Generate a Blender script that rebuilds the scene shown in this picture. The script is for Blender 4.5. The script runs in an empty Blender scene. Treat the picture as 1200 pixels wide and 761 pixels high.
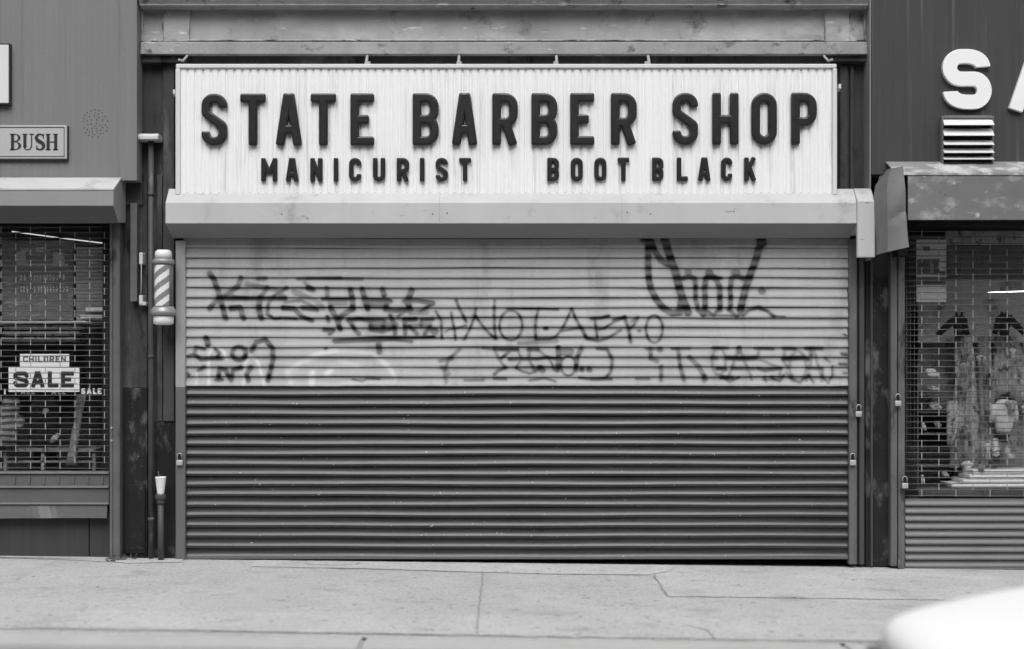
import bpy, bmesh, math, random
import numpy as np
from mathutils import Vector, Matrix, noise as mnoise

random.seed(7)
R = math.radians
scn = bpy.context.scene
COL = scn.collection

# ------------------------------------------------------------------ camera and scale
S = 0.0065            # metres per photograph pixel on the plane of the shutters
D = 10.8              # camera to shutter plane
ZC = (657 - 434) * S  # eye height over the foot of the shutter
def fx(px, Y=0.0): return (px - 600) * S * (D + Y) / D
def fz(py, Y=0.0): return ZC + (434 - py) * S * (D + Y) / D
def ground(x): return -0.021 - 0.0125 * x      # the pavement falls a little towards the right

cam = bpy.data.cameras.new('camera')
cam.sensor_width = 36.0
cam.lens = 36.0 * D / (1200 * S)
cam.shift_y = (434 - 380.5) / 1200
cam.clip_start, cam.clip_end = 0.05, 400
cam.dof.use_dof = True
cam.dof.focus_distance = D - 0.1
cam.dof.aperture_fstop = 0.75
co = bpy.data.objects.new('camera', cam)
co.location = (0, -D, ZC)
co.rotation_euler = (R(90), 0, 0)
COL.objects.link(co)
scn.camera = co

# ------------------------------------------------------------------ light
SUN_EL, SUN_AZ = 52, 12
w = bpy.data.worlds.new('World'); scn.world = w; w.use_nodes = True
nt = w.node_tree; nt.nodes.clear()
sky = nt.nodes.new('ShaderNodeTexSky'); sky.sky_type = 'NISHITA'; sky.sun_disc = False
sky.sun_elevation = R(SUN_EL); sky.sun_rotation = R(180 - SUN_AZ)
sky.dust_density = 4; sky.air_density = 1.5
bw = nt.nodes.new('ShaderNodeRGBToBW')
bg = nt.nodes.new('ShaderNodeBackground'); bg.inputs[1].default_value = 0.13
out = nt.nodes.new('ShaderNodeOutputWorld')
nt.links.new(sky.outputs[0], bw.inputs[0]); nt.links.new(bw.outputs[0], bg.inputs[0]); nt.links.new(bg.outputs[0], out.inputs[0])
sl = bpy.data.lights.new('sun', 'SUN'); sl.energy = 1.3; sl.angle = R(40)
so = bpy.data.objects.new('sun', sl); COL.objects.link(so)
d = Vector((math.sin(R(-SUN_AZ)) * math.cos(R(SUN_EL)), -math.cos(R(SUN_AZ)) * math.cos(R(SUN_EL)), math.sin(R(SUN_EL))))
so.rotation_euler = d.to_track_quat('Z', 'Y').to_euler()
so.location = (0, -8, 12)
scn.view_settings.view_transform = 'Standard'
scn.view_settings.look = 'None'
scn.view_settings.gamma = 1
scn.view_settings.exposure = 0.52
scn.render.engine = 'CYCLES'
scn.cycles.max_bounces = 6
scn.cycles.use_denoising = True
scn.cycles.use_adaptive_sampling = False
scn.cycles.pixel_filter_type = 'GAUSSIAN'
scn.cycles.filter_width = 1.7
scn.cycles.sample_clamp_indirect = 2.0
scn.cycles.transparent_max_bounces = 12

# ------------------------------------------------------------------ materials (a black and white photograph: every colour is grey)
def nodes(name):
    m = bpy.data.materials.new(name); m.use_nodes = True
    n = m.node_tree; n.nodes.clear()
    o = n.nodes.new('ShaderNodeOutputMaterial'); b = n.nodes.new('ShaderNodeBsdfPrincipled')
    n.links.new(b.outputs[0], o.inputs[0])
    return m, n, b
def val(n, op, a, b=None, clamp=False):
    q = n.nodes.new('ShaderNodeMath'); q.operation = op; q.use_clamp = clamp
    for i, v in enumerate((a, b)):
        if v is None: continue
        if hasattr(v, 'links'): n.links.new(v, q.inputs[i])
        else: q.inputs[i].default_value = v
    return q.outputs[0]
def mixv(n, f, a, b):
    q = n.nodes.new('ShaderNodeMix'); q.data_type = 'FLOAT'
    for s, v in zip((q.inputs[0], q.inputs[2], q.inputs[3]), (f, a, b)):
        if hasattr(v, 'links'): n.links.new(v, s)
        else: s.default_value = v
    return q.outputs[0]
def coords(n, scale=(1, 1, 1), rot=(0, 0, 0), off=(0, 0, 0)):
    t = n.nodes.new('ShaderNodeNewGeometry')
    mp = n.nodes.new('ShaderNodeMapping')
    mp.inputs['Scale'].default_value = scale; mp.inputs['Rotation'].default_value = rot; mp.inputs['Location'].default_value = off
    n.links.new(t.outputs['Position'], mp.inputs[0])
    return mp.outputs[0]
def noi(n, vec, scale, detail=4, rough=.55):
    q = n.nodes.new('ShaderNodeTexNoise'); q.inputs['Scale'].default_value = scale
    q.inputs['Detail'].default_value = detail; q.inputs['Roughness'].default_value = rough
    n.links.new(vec, q.inputs['Vector']); return q.outputs['Fac']
def ramp(n, v, lo, hi):
    q = n.nodes.new('ShaderNodeMapRange'); q.inputs[1].default_value = lo; q.inputs[2].default_value = hi
    n.links.new(v, q.inputs[0]); return q.outputs[0]
def grain(n, v, blotch, bscale, fine, fscale, streak, sscale):
    """multiply v by grime: large blotches, fine grain and vertical streaks"""
    x = noi(n, coords(n), bscale)
    k = val(n, 'ADD', 1 - blotch, val(n, 'MULTIPLY', x, 2 * blotch))
    f = noi(n, coords(n, off=(3, 5, 1)), fscale, 3, .7)
    k = val(n, 'MULTIPLY', k, val(n, 'ADD', 1 - fine, val(n, 'MULTIPLY', f, 2 * fine)))
    if streak:
        s = noi(n, coords(n, (sscale, sscale, .6), off=(1, 2, 3)), 1, 3, .6)
        k = val(n, 'MULTIPLY', k, val(n, 'ADD', 1 - streak, val(n, 'MULTIPLY', s, 2 * streak)))
    return val(n, 'MULTIPLY', v, k)
def mat(name, v, rough=.6, blotch=.2, bscale=2.5, fine=.22, fscale=110, streak=0, sscale=18, bump=.25, metallic=0, spots=(), spec=.22):
    """spots: (value, scale, lo, hi, stretch) patches of another grey where a noise is above lo..hi"""
    m, n, b = nodes(name)
    c = grain(n, v, blotch, bscale, fine, fscale, streak, sscale)
    for i, (sv, sc, lo, hi, st) in enumerate(spots):
        q = noi(n, coords(n, st, off=(7 * i + 2, 3 * i, 11)), sc, 5, .65)
        c = mixv(n, ramp(n, q, lo, hi), c, sv)
    cc = n.nodes.new('ShaderNodeCombineColor')
    for i in range(3): n.links.new(c, cc.inputs[i])
    n.links.new(cc.outputs[0], b.inputs['Base Color'])
    b.inputs['Metallic'].default_value = metallic
    b.inputs['Specular IOR Level'].default_value = spec
    r = noi(n, coords(n, off=(9, 9, 9)), bscale * 3)
    n.links.new(val(n, 'ADD', rough - .1, val(n, 'MULTIPLY', r, .2)), b.inputs['Roughness'])
    if bump:
        bp = n.nodes.new('ShaderNodeBump'); bp.inputs['Strength'].default_value = bump; bp.inputs['Distance'].default_value = .004
        h = val(n, 'ADD', noi(n, coords(n), 45, 4), val(n, 'MULTIPLY', noi(n, coords(n), 6, 3), 2))
        n.links.new(h, bp.inputs['Height']); n.links.new(bp.outputs[0], b.inputs['Normal'])
    return m

M = {}
M['sign_white'] = mat('sign_white', .80, .5, .06, 1.2, .05, 90, .04, 10, .05, spots=((.60, 1, .58, .70, (14, 14, .7)), (.5, 1, .66, .74, (22, 22, 1.6))))
M['frame_white'] = mat('frame_white', .62, .5, .08, 3, .08, 100, 0, 18, .1)
M['letter_black'] = mat('letter_black', .016, .34, .1, 8, .15, 120, 0, 18, .08, spec=.45)
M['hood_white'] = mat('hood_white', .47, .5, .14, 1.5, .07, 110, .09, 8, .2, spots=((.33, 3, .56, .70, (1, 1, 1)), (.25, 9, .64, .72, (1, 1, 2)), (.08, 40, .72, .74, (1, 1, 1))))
M['hood_under_shade'] = mat('hood_under_shade', .24, .5, .14, 2, .10, 110, .04, 8, .12)  # barber hood underside: its shade is put into this darker grey
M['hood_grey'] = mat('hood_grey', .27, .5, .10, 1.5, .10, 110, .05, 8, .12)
M['fascia_iron'] = mat('fascia_iron', .36, .6, .40, 1.6, .2, 90, .22, 5, .35, spots=((.50, 1.7, .50, .66, (1, 1, 2)), (.10, 4, .56, .70, (1, 1, 1)), (.66, 12, .62, .68, (.5, 1, 2.5))))
M['ledge_iron'] = mat('ledge_iron', .26, .6, .35, 2.5, .25, 80, .25, 9, .35, spots=((.06, 6, .58, .70, (1, 1, 1.5)), (.55, 14, .63, .70, (.4, 1, 2))))
M['bead_iron'] = mat('bead_iron', .42, .6, .3, 2.5, .25, 80, .2, 9, .3, spots=((.09, 5, .46, .60, (1, 1, 2)), (.62, 9, .60, .68, (1, 1, 2))))
M['dark_iron'] = mat('dark_iron', .055, .55, .45, 3, .3, 90, .40, 12, .35, spots=((.14, 3, .55, .70, (1.4, 1, .3)), (.015, 4, .55, .66, (2, 1, .5)), (.3, 50, .70, .73, (1, 1, 1.5))), spec=.15)
M['grime_iron'] = mat('grime_iron', .017, .6, .5, 3, .3, 90, .40, 14, .4, spots=((.11, 2.6, .55, .66, (1.6, 1, .8)), (.4, 45, .69, .72, (1, 1, 2))), spec=.12)
M['brown_iron'] = mat('brown_iron', .058, .55, .3, 3, .25, 100, .25, 20, .3)
M['black'] = mat('black', .012, .7, .2, 3, .2, 90, 0, 18, .1)
M['recess'] = mat('recess', .02, .7, .3, 3, .2, 90, 0, 18, .1)
M['siding'] = mat('siding', .19, .55, .08, .8, .16, 120, .09, 24, .06, spots=((.07, 30, .71, .74, (1, 1, 1)), (.42, 24, .73, .76, (1, 1, 1)), (.145, 1, .58, .72, (9, 9, .35))))
M['fascia_dark'] = mat('fascia_dark', .052, .5, .14, 1.0, .16, 120, .30, 16, .1, spots=((.12, 4, .60, .76, (6, 6, .10)), (.3, 40, .74, .77, (1, 1, 1))))
M['fascia_trim'] = mat('fascia_trim', .22, .5, .1, 1, .1, 120, .2, 9, .1)
M['guide'] = mat('guide', .11, .5, .3, 4, .2, 120, .3, 20, .15, spots=((.03, 6, .56, .68, (1, 1, .4)), (.3, 40, .67, .71, (1, 1, .6))))
M['guide_light'] = mat('guide_light', .26, .5, .12, 4, .12, 120, .1, 20, .15)
M['channel'] = mat('channel', .06, .5, .25, 4, .2, 120, .25, 20, .2)
M['conduit'] = mat('conduit', .07, .5, .35, 4, .2, 120, .25, 14, .15, spots=((.16, 7, .6, .7, (1, 1, .4)),), spec=.2)
M['bar_grey'] = mat('bar_grey', .12, .6, .25, 5, .2, 120, .2, 14, .15)
M['pale'] = mat('pale', .55, .6, .12, 5, .12, 120)
M['paper'] = mat('paper', .82, .7, .04, 5, .04, 120, bump=.05)
M['steel'] = mat('steel', .46, .4, .15, 20, .15, 200, metallic=.35)
M['shackle'] = mat('shackle', .40, .35, .1, 20, .1, 200, metallic=.5)
M['hood_stained'] = mat('hood_stained', .16, .55, .18, 2, .15, 110, .10, 8, .2, spots=((.30, 5.5, .54, .70, (1, 1, 1.6)), (.45, 11, .62, .70, (1, 1, 1.3)), (.07, 14, .66, .70, (1, 1, 1))))
M['hood_stained_top'] = mat('hood_stained_top', .22, .55, .14, 2, .15, 110, .08, 8, .2, spots=((.5, 4, .50, .62, (1, 1, 1.4)), (.07, 2.6, .56, .66, (1, 1, 1))))
M['flap'] = mat('flap', .18, .5, .12, 4, .15, 110, .08, 8, .3)
M['stay_grey'] = mat('stay_grey', .36, .5, .1, 6, .1, 110)
M['underside_shade_grey'] = mat('underside_shade_grey', .13, .5, .2, 3, .15, 110)  # left hood underside, a darker copy of the hood grey standing for shade
M['slat_grey'] = mat('slat_grey', .10, .35, .2, 3, .15, 110, 0, 8, .15, spots=((.4, 45, .72, .75, (1, 1, 1)),), spec=.5)
M['slat_dark'] = mat('slat_dark', .075, .5, .15, 3, .15, 110, .2, 12, .2, spots=((.35, 50, .76, .78, (1, 1, 1)),))
M['grille'] = mat('grille', .10, .45, .15, 6, .15, 110, metallic=.2)
M['grille_black'] = mat('grille_black', .085, .45, .15, 6, .15, 110, metallic=.2)
M['link_grey'] = mat('link_grey', .30, .45, .2, 6, .15, 110)
M['scrap'] = mat('scrap', .5, .8, .3, 20, .2, 110)
M['poster_grey'] = mat('poster_grey', .24, .8, .4, 7, .2, 90, spots=((.5, 6, .56, .68, (1, 1, 2.5)),))
M['wood'] = mat('wood', .045, .65, .15, 2, .15, 110, .3, 25, .25)
M['concrete_edge'] = mat('concrete_edge', .46, .85, .12, 3, .16, 130, 0, 8, .4)
M['louvre'] = mat('louvre', .66, .45, .1, 6, .1, 110)
M['louvre_frame'] = mat('louvre_frame', .16, .5, .15, 6, .15, 110)
M['letter_white'] = mat('letter_white', .80, .45, .04, 3, .04, 110, bump=.05)
M['signboard'] = mat('signboard', .42, .5, .05, 5, .06, 110, bump=.05)
M['ink'] = mat('ink', .03, .6, .1, 5, .1, 110, bump=0)
M['pole_white'] = mat('pole_white', .72, .35, .06, 8, .06, 110, bump=.03, spec=.6)
M['pole_grey'] = mat('pole_grey', .21, .3, .08, 8, .08, 110, bump=.03, spec=.6)
M['pole_metal'] = mat('pole_metal', .30, .35, .1, 8, .1, 110, metallic=.3, bump=.05)
M['pole_shell'] = mat('pole_shell', .15, .35, .1, 8, .1, 110, metallic=.2, bump=.05)
M['car_white'] = mat('car_white', .92, .45, .0, 2, .0, 60, bump=0, spec=.35)
M['tyre'] = mat('tyre', .02, .8, .1, 20, .1, 100)
M['chrome'] = mat('chrome', .6, .2, .05, 9, .05, 100, metallic=.8, bump=0)
M['dark_glass'] = mat('dark_glass', .02, .08, 0, 9, 0, 100, bump=0, spec=.8)
M['rubble'] = mat('rubble', .10, .85, .5, 20, .4, 100)
M['asphalt'] = mat('asphalt', .045, .9, .25, 1.5, .35, 90, bump=.5)
M['kerb'] = mat('kerb', .43, .85, .16, 3, .25, 90, bump=.4)
M['cloth_dark'] = mat('cloth_dark', .022, .9, .2, 9, .2, 150)
M['cloth_mid'] = mat('cloth_mid', .42, .9, .3, 9, .2, 150, .3, 30, spots=((.12, 20, .53, .60, (1, 1, .7)), (.7, 31, .60, .65, (1, 1, 1))))
M['cloth_grey'] = mat('cloth_grey', .28, .9, .3, 9, .2, 150, .3, 30, spots=((.10, 14, .54, .64, (1, 1, .5)), (.5, 26, .62, .68, (1, 1, 1))))
M['cloth_pale'] = mat('cloth_pale', .62, .9, .3, 12, .2, 150)
M['cloth_white'] = mat('cloth_white', .85, .9, .12, 12, .15, 150)
M['shop_back'] = mat('shop_back', .06, .9, .3, 2, .2, 90)
M['shop_panel'] = mat('shop_panel', .60, .8, .25, 3, .15, 90, spots=((.25, 5, .55, .65, (1, 1, 1)), (.75, 9, .6, .68, (1, 1, 2))))
M['shop_dim'] = mat('shop_dim', .13, .8, .3, 4, .2, 90)
M['blind'] = mat('blind', .55, .8, .3, 6, .2, 90)
M['brick_far'] = mat('brick_far', .22, .85, .2, 1, .15, 40)
M['stone_far'] = mat('stone_far', .42, .85, .2, 1, .15, 40)
def stripes_mat(name, a, b_, freq):
    m, n, b = nodes(name)
    q = n.nodes.new('ShaderNodeSeparateXYZ'); n.links.new(coords(n), q.inputs[0])
    s = val(n, 'SINE', val(n, 'MULTIPLY', val(n, 'ADD', q.outputs[2], val(n, 'MULTIPLY', noi(n, coords(n), 9), .03)), freq))
    c = mixv(n, ramp(n, s, -.2, .2), a, b_)
    cc = n.nodes.new('ShaderNodeCombineColor')
    for i in range(3): n.links.new(c, cc.inputs[i])
    n.links.new(cc.outputs[0], b.inputs['Base Color']); b.inputs['Roughness'].default_value = .9
    return m
M['cloth_striped'] = stripes_mat('cloth_striped', .05, .34, 130)
M['box_striped'] = stripes_mat('box_striped', .10, .6, 190)
def lamp_mat(name, st):
    m = bpy.data.materials.new(name); m.use_nodes = True; n = m.node_tree; n.nodes.clear()
    o = n.nodes.new('ShaderNodeOutputMaterial'); e_ = n.nodes.new('ShaderNodeEmission'); e_.inputs[1].default_value = st
    n.links.new(e_.outputs[0], o.inputs[0]); return m
M['tube_lamp'] = lamp_mat('tube_lamp', 3.5)
M['tube_lamp_dim'] = lamp_mat('tube_lamp_dim', .6)
def glass_mat():
    m, n, b = nodes('window_glass'); n.nodes.remove(b)
    o = n.nodes['Material Output']
    t = n.nodes.new('ShaderNodeBsdfTransparent'); t.inputs[0].default_value = (.97, .97, .97, 1)
    g = n.nodes.new('ShaderNodeBsdfGlossy'); g.inputs['Roughness'].default_value = .01
    f = n.nodes.new('ShaderNodeFresnel'); gm = n.nodes.new('ShaderNodeNewGeometry'); n.links.new(mixv(n, gm.outputs['Backfacing'], 1.6, 1 / 1.6), f.inputs[0])
    x = n.nodes.new('ShaderNodeMixShader')
    n.links.new(f.outputs[0], x.inputs[0]); n.links.new(t.outputs[0], x.inputs[1]); n.links.new(g.outputs[0], x.inputs[2])
    n.links.new(x.outputs[0], o.inputs[0]); return m
M['glass'] = glass_mat()

def paint_split(n, z_edge, hi, lo):
    q = n.nodes.new('ShaderNodeSeparateXYZ'); n.links.new(coords(n), q.inputs[0])
    wob = val(n, 'MULTIPLY', val(n, 'SUBTRACT', noi(n, coords(n), 5), .5), .012)
    return mixv(n, ramp(n, val(n, 'ADD', q.outputs[2], wob), z_edge - .002, z_edge + .002), lo, hi)
def shutter_mat():
    m, n, b = nodes('shutter_paint')
    base = paint_split(n, fz(452.6), .365, .030)
    c = grain(n, base, .20, 1.3, .16, 120, .13, 7)
    q = noi(n, coords(n, (1.6, 1, .5), off=(8, 3, 5)), 2.2, 6, .7)
    c = mixv(n, val(n, 'MULTIPLY', ramp(n, q, .53, .70), .5), c, val(n, 'MULTIPLY', base, .45))
    q = noi(n, coords(n, (1, 1, 1), off=(4, 1, 2)), 55, 2, .5)
    c = mixv(n, ramp(n, q, .735, .76), c, .40)
    for nm, v in (('spray_white', .62), ('spray_dark', .007)):
        a = n.nodes.new('ShaderNodeAttribute'); a.attribute_name = nm
        c = mixv(n, a.outputs['Fac'], c, v)
    cc = n.nodes.new('ShaderNodeCombineColor')
    for i in range(3): n.links.new(c, cc.inputs[i])
    n.links.new(cc.outputs[0], b.inputs['Base Color'])
    n.links.new(val(n, 'ADD', paint_split(n, fz(452.6), .5, .24), val(n, 'MULTIPLY', noi(n, coords(n), 7), .1)), b.inputs['Roughness'])
    n.links.new(paint_split(n, fz(452.6), .15, .45), b.inputs['Specular IOR Level'])
    bp = n.nodes.new('ShaderNodeBump'); bp.inputs['Strength'].default_value = .15; bp.inputs['Distance'].default_value = .003
    n.links.new(noi(n, coords(n, (.6, 1, 3)), 20, 4), bp.inputs['Height']); n.links.new(bp.outputs[0], b.inputs['Normal'])
    return m
M['shutter'] = shutter_mat()
def guide_split_mat():
    m, n, b = nodes('guide_two_tone')
    c = grain(n, paint_split(n, fz(453.5), .30, .11), .14, 4, .14, 120, .1, 20)
    cc = n.nodes.new('ShaderNodeCombineColor')
    for i in range(3): n.links.new(c, cc.inputs[i])
    n.links.new(cc.outputs[0], b.inputs['Base Color']); b.inputs['Roughness'].default_value = .5
    return m
M['guide_split'] = guide_split_mat()
def walk_mat(name, v, joints=True):
    m, n, b = nodes(name)
    c = grain(n, v, .22, 1.2, .55, 48, 0, 8)
    c = val(n, 'MULTIPLY', c, val(n, 'ADD', .86, val(n, 'MULTIPLY', noi(n, coords(n, (.7, 1.6, 1)), 9, 5, .7), .28)))
    q = noi(n, coords(n, off=(1, 4, 0)), 2.6, 6, .7)
    c = mixv(n, val(n, 'MULTIPLY', ramp(n, q, .54, .70), .6), c, v * .55)
    # gum spots and grit
    q = noi(n, coords(n, off=(3, 8, 0)), 17, 2, .5)
    c = mixv(n, ramp(n, q, .67, .71), c, .2)
    q = noi(n, coords(n, off=(13, 2, 0)), 48, 2, .5)
    c = mixv(n, ramp(n, q, .68, .74), c, .17)
    cc = n.nodes.new('ShaderNodeCombineColor')
    for i in range(3): n.links.new(c, cc.inputs[i])
    n.links.new(cc.outputs[0], b.inputs['Base Color']); b.inputs['Roughness'].default_value = .88
    bp = n.nodes.new('ShaderNodeBump'); bp.inputs['Strength'].default_value = .5; bp.inputs['Distance'].default_value = .004
    h = val(n, 'ADD', noi(n, coords(n), 70, 4), val(n, 'MULTIPLY', noi(n, coords(n), 5, 3), 2))
    n.links.new(h, bp.inputs['Height']); n.links.new(bp.outputs[0], b.inputs['Normal'])
    return m
M['walk'] = walk_mat('walk', .41)
M['walk_light'] = walk_mat('walk_light', .455)
M['walk_patch'] = walk_mat('walk_patch', .44)
M['joint'] = mat('joint', .30, .9, .4, 8, .3, 90)

# ------------------------------------------------------------------ mesh helpers
class MB:
    def __init__(s): s.bm = bmesh.new()
    def box(s, x0, x1, y0, y1, z0, z1, bev=0.004, seg=1):
        t = bmesh.new()
        bmesh.ops.create_cube(t, size=1)
        for v in t.verts:
            v.co = Vector(((x0 + x1) / 2 + v.co.x * (x1 - x0), (y0 + y1) / 2 + v.co.y * (y1 - y0), (z0 + z1) / 2 + v.co.z * (z1 - z0)))
        b = min(bev, .3 * min(abs(x1 - x0), abs(y1 - y0), abs(z1 - z0)))
        if b > 1e-5: bmesh.ops.bevel(t, geom=t.edges[:], offset=b, segments=seg, affect='EDGES', profile=.5)
        return s.add(t)
    def add(s, t, mtx=None):
        if mtx is not None: bmesh.ops.transform(t, matrix=mtx, verts=t.verts)
        me = bpy.data.meshes.new('tmp'); t.to_mesh(me); t.free()
        s.bm.from_mesh(me); bpy.data.meshes.remove(me); return s
    def prism_x(s, prof, x0, x1, bev=.004):
        """prof: (y, z) outline swept along x"""
        t = bmesh.new()
        a = [t.verts.new((x0, y, z)) for y, z in prof]; b = [t.verts.new((x1, y, z)) for y, z in prof]
        n = len(prof)
        t.faces.new(a); t.faces.new(b[::-1])
        for i in range(n): t.faces.new((a[i], b[i], b[(i + 1) % n], a[(i + 1) % n]))
        bmesh.ops.recalc_face_normals(t, faces=t.faces[:])
        if bev: bmesh.ops.bevel(t, geom=t.edges[:], offset=bev, segments=1, affect='EDGES')
        return s.add(t)
    def prism_y(s, prof, y0, y1, bev=.0):
        """prof: (x, z) outline given depth along y"""
        t = bmesh.new()
        a = [t.verts.new((x, y0, z)) for x, z in prof]; b = [t.verts.new((x, y1, z)) for x, z in prof]
        n = len(prof)
        t.faces.new(a); t.faces.new(b[::-1])
        for i in range(n): t.faces.new((a[i], b[i], b[(i + 1) % n], a[(i + 1) % n]))
        bmesh.ops.recalc_face_normals(t, faces=t.faces[:])
        if bev: bmesh.ops.bevel(t, geom=t.edges[:], offset=bev, segments=1, affect='EDGES')
        return s.add(t)
    def tube(s, pts, r, seg=10, radii=None):
        t = bmesh.new(); rings = []
        P = [Vector(p) for p in pts]
        for i, p in enumerate(P):
            a = P[min(i + 1, len(P) - 1)] - P[max(i - 1, 0)]
            q = a.to_track_quat('Z', 'Y'); rr = radii[i] if radii else r
            rings.append([t.verts.new(p + q @ Vector((rr * math.cos(k * 2 * math.pi / seg), rr * math.sin(k * 2 * math.pi / seg), 0))) for k in range(seg)])
        for a, b in zip(rings, rings[1:]):
            for k in range(seg): t.faces.new((a[k], a[(k + 1) % seg], b[(k + 1) % seg], b[k]))
        t.faces.new(rings[0][::-1]); t.faces.new(rings[-1])
        for f in t.faces: f.smooth = len(f.verts) == 4
        bmesh.ops.recalc_face_normals(t, faces=t.faces[:])
        return s.add(t)
    def lathe(s, prof, cx, cy, seg=32):
        """prof: (r, z) from bottom to top"""
        t = bmesh.new(); rings = []
        for r, z in prof:
            rings.append([t.verts.new((cx + r * math.cos(k * 2 * math.pi / seg), cy + r * math.sin(k * 2 * math.pi / seg), z)) for k in range(seg)])
        for a, b in zip(rings, rings[1:]):
            for k in range(seg): t.faces.new((a[k], a[(k + 1) % seg], b[(k + 1) % seg], b[k])).smooth = True
        t.faces.new(rings[0][::-1]); t.faces.new(rings[-1])
        return s.add(t)
    def build(s, name, material, parent=None, smooth_angle=None):
        me = bpy.data.meshes.new(name)
        off = Vector((0, 0, 0)); p = parent
        while p is not None: off += p.location; p = p.parent
        for v in s.bm.verts: v.co -= off
        s.bm.to_mesh(me); s.bm.free()
        me.materials.append(M[material] if isinstance(material, str) else material)
        o = bpy.data.objects.new(name, me); COL.objects.link(o); o.parent = parent
        if smooth_angle is not None:
            for f in me.polygons: f.use_smooth = True
            me.set_sharp_from_angle(angle=R(smooth_angle))
        return o
def tag(o, label=None, cat=None, group=None, kind=None):
    for k, v in (('label', label), ('category', cat), ('group', group), ('kind', kind)):
        if v: o[k] = v
    return o
def thing(name, loc, label, cat, group=None):
    o = bpy.data.objects.new(name, None); o.location = loc; COL.objects.link(o)
    o.empty_display_size = .1
    return tag(o, label, cat, group)
def one(name, mb, material, base, label, cat, group=None, smooth=None):
    """a thing that is one mesh, its origin at its base"""
    for v in mb.bm.verts: v.co -= Vector(base)
    o = mb.build(name, material, None, smooth); o.location = base
    return tag(o, label, cat, group)
def bpx(mb, px0, px1, py0, py1, Y0, Y1, bev=.004):
    """a box whose front face (at Y0) spans those photograph pixels"""
    return mb.box(fx(px0, Y0), fx(px1, Y0), Y0, Y1, fz(py1, Y0), fz(py0, Y0), bev)

# ------------------------------------------------------------------ lettering: strokes -> outline -> filled, bevelled solid
def arc(cx, cy, rx, ry, a0, a1, n=14):
    return [(cx + rx * math.cos(R(a0 + (a1 - a0) * i / n)), cy + ry * math.sin(R(a0 + (a1 - a0) * i / n))) for i in range(n + 1)]
def glyph(ch, w, h, t):
    """centre-line strokes in a w x h box (y up), stroke t: list of polylines"""
    e = t / 2; L, Rr, B, T = e, w - e, e, h - e; m = h / 2; r = min((Rr - L) / 2, t * .95)
    def rr(x0, x1, y0, y1, q, closed=True):
        p = arc(x1 - q, y1 - q, q, q, 90, 0, 6) + arc(x1 - q, y0 + q, q, q, 0, -90, 6) + arc(x0 + q, y0 + q, q, q, -90, -180, 6) + arc(x0 + q, y1 - q, q, q, 180, 90, 6)
        return p + p[:1]
    if ch == 'I': return [[(w / 2, 0), (w / 2, h)]]
    if ch == 'T': return [[(0, T), (w, T)], [(w / 2, 0), (w / 2, T)]]
    if ch == 'L': return [[(L, h), (L, 0)], [(0, B), (w, B)]]
    if ch == 'E': return [[(L, h), (L, 0)], [(0, B), (w, B)], [(0, T), (w, T)], [(L, m), (w * .78, m)]]
    if ch == 'H': return [[(L, h), (L, 0)], [(Rr, h), (Rr, 0)], [(L, m * .97), (Rr, m * .97)]]
    if ch == 'A':
        k = t * .62
        return [[(k, 0), (w / 2 - t * .12, h)], [(w - k, 0), (w / 2 + t * .12, h)], [(w * .24, h * .31), (w * .76, h * .31)]]
    if ch == 'O': return [rr(L, Rr, B, T, r)]
    if ch == 'D': return [[(L, h), (L, 0)], [(L, T), (Rr - r, T)] + arc(Rr - r, T - r, r, r, 90, 0, 6) + arc(Rr - r, B + r, r, r, 0, -90, 6) + [(L, B)]]
    if ch == 'U': return [[(L, h)] + arc(L + r, B + r, r, r, 180, 270, 8) + arc(Rr - r, B + r, r, r, -90, 0, 8) + [(Rr, h)]]
    if ch == 'C': return [[(Rr, h * .68)] + arc(Rr - r, T - r, r, r, 0, 90, 8) + arc(L + r, T - r, r, r, 90, 180, 8) + arc(L + r, B + r, r, r, 180, 270, 8) + arc(Rr - r, B + r, r, r, -90, 0, 8) + [(Rr, h * .32)]]
    if ch == 'P' or ch == 'R':
        y = h * .44; q = min(r, (T - y) / 2)
        s = [[(L, h), (L, 0)], [(L, T), (Rr - q, T)] + arc(Rr - q, T - q, q, q, 90, 0, 6) + arc(Rr - q, y + q, q, q, 0, -90, 6) + [(L, y)]]
        if ch == 'R': s.append([(w * .52, y), (Rr - t * .02, 0)])
        return s
    if ch == 'B':
        y = h * .5; q = min(r, (T - y) / 2); x = Rr
        return [[(L, h), (L, 0)], [(L, T), (x - q, T)] + arc(x - q, T - q, q, q, 90, 0, 6) + arc(x - q, y + q, q, q, 0, -90, 6) + [(L, y)],
                [(L, y), (x - q, y)] + arc(x - q, y - q, q, q, 90, 0, 6) + arc(x - q, B + q, q, q, 0, -90, 6) + [(L, B)]]
    if ch == 'S':
        rx, ry = (Rr - L) / 2, min((Rr - L) / 2, h * .15); c = w / 2
        q = min(ry, rx)
        return [[(Rr, h * .725)] + arc(Rr - q, T - q, q, q, 0, 90, 8) + arc(L + q, T - q, q, q, 90, 180, 8) + [(L, h * .70)] + arc(L + q * 1.0, h * .66, q, q * .7, 180, 225, 4)
                + arc(Rr - q * 1.0, h * .34, q, q * .7, 45, 0, 4) + [(Rr, h * .30)] + arc(Rr - q, B + q, q, q, 0, -90, 8) + arc(L + q, B + q, q, q, -90, -180, 8) + [(L, h * .275)]]
    if ch == 'M': return [[(L, 0), (L, h)], [(Rr, 0), (Rr, h)], [(L, h * .92), (w / 2, h * .34)], [(Rr, h * .92), (w / 2, h * .34)]]
    if ch == 'N': return [[(L, 0), (L, h)], [(Rr, 0), (Rr, h)], [(L, h * .9), (Rr, h * .1)]]
    if ch == 'K': return [[(L, 0), (L, h)], [(L + t * .2, h * .42), (Rr - t * .02, h)], [(w * .42, h * .58), (Rr, 0)]]
    raise KeyError(ch)
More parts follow.
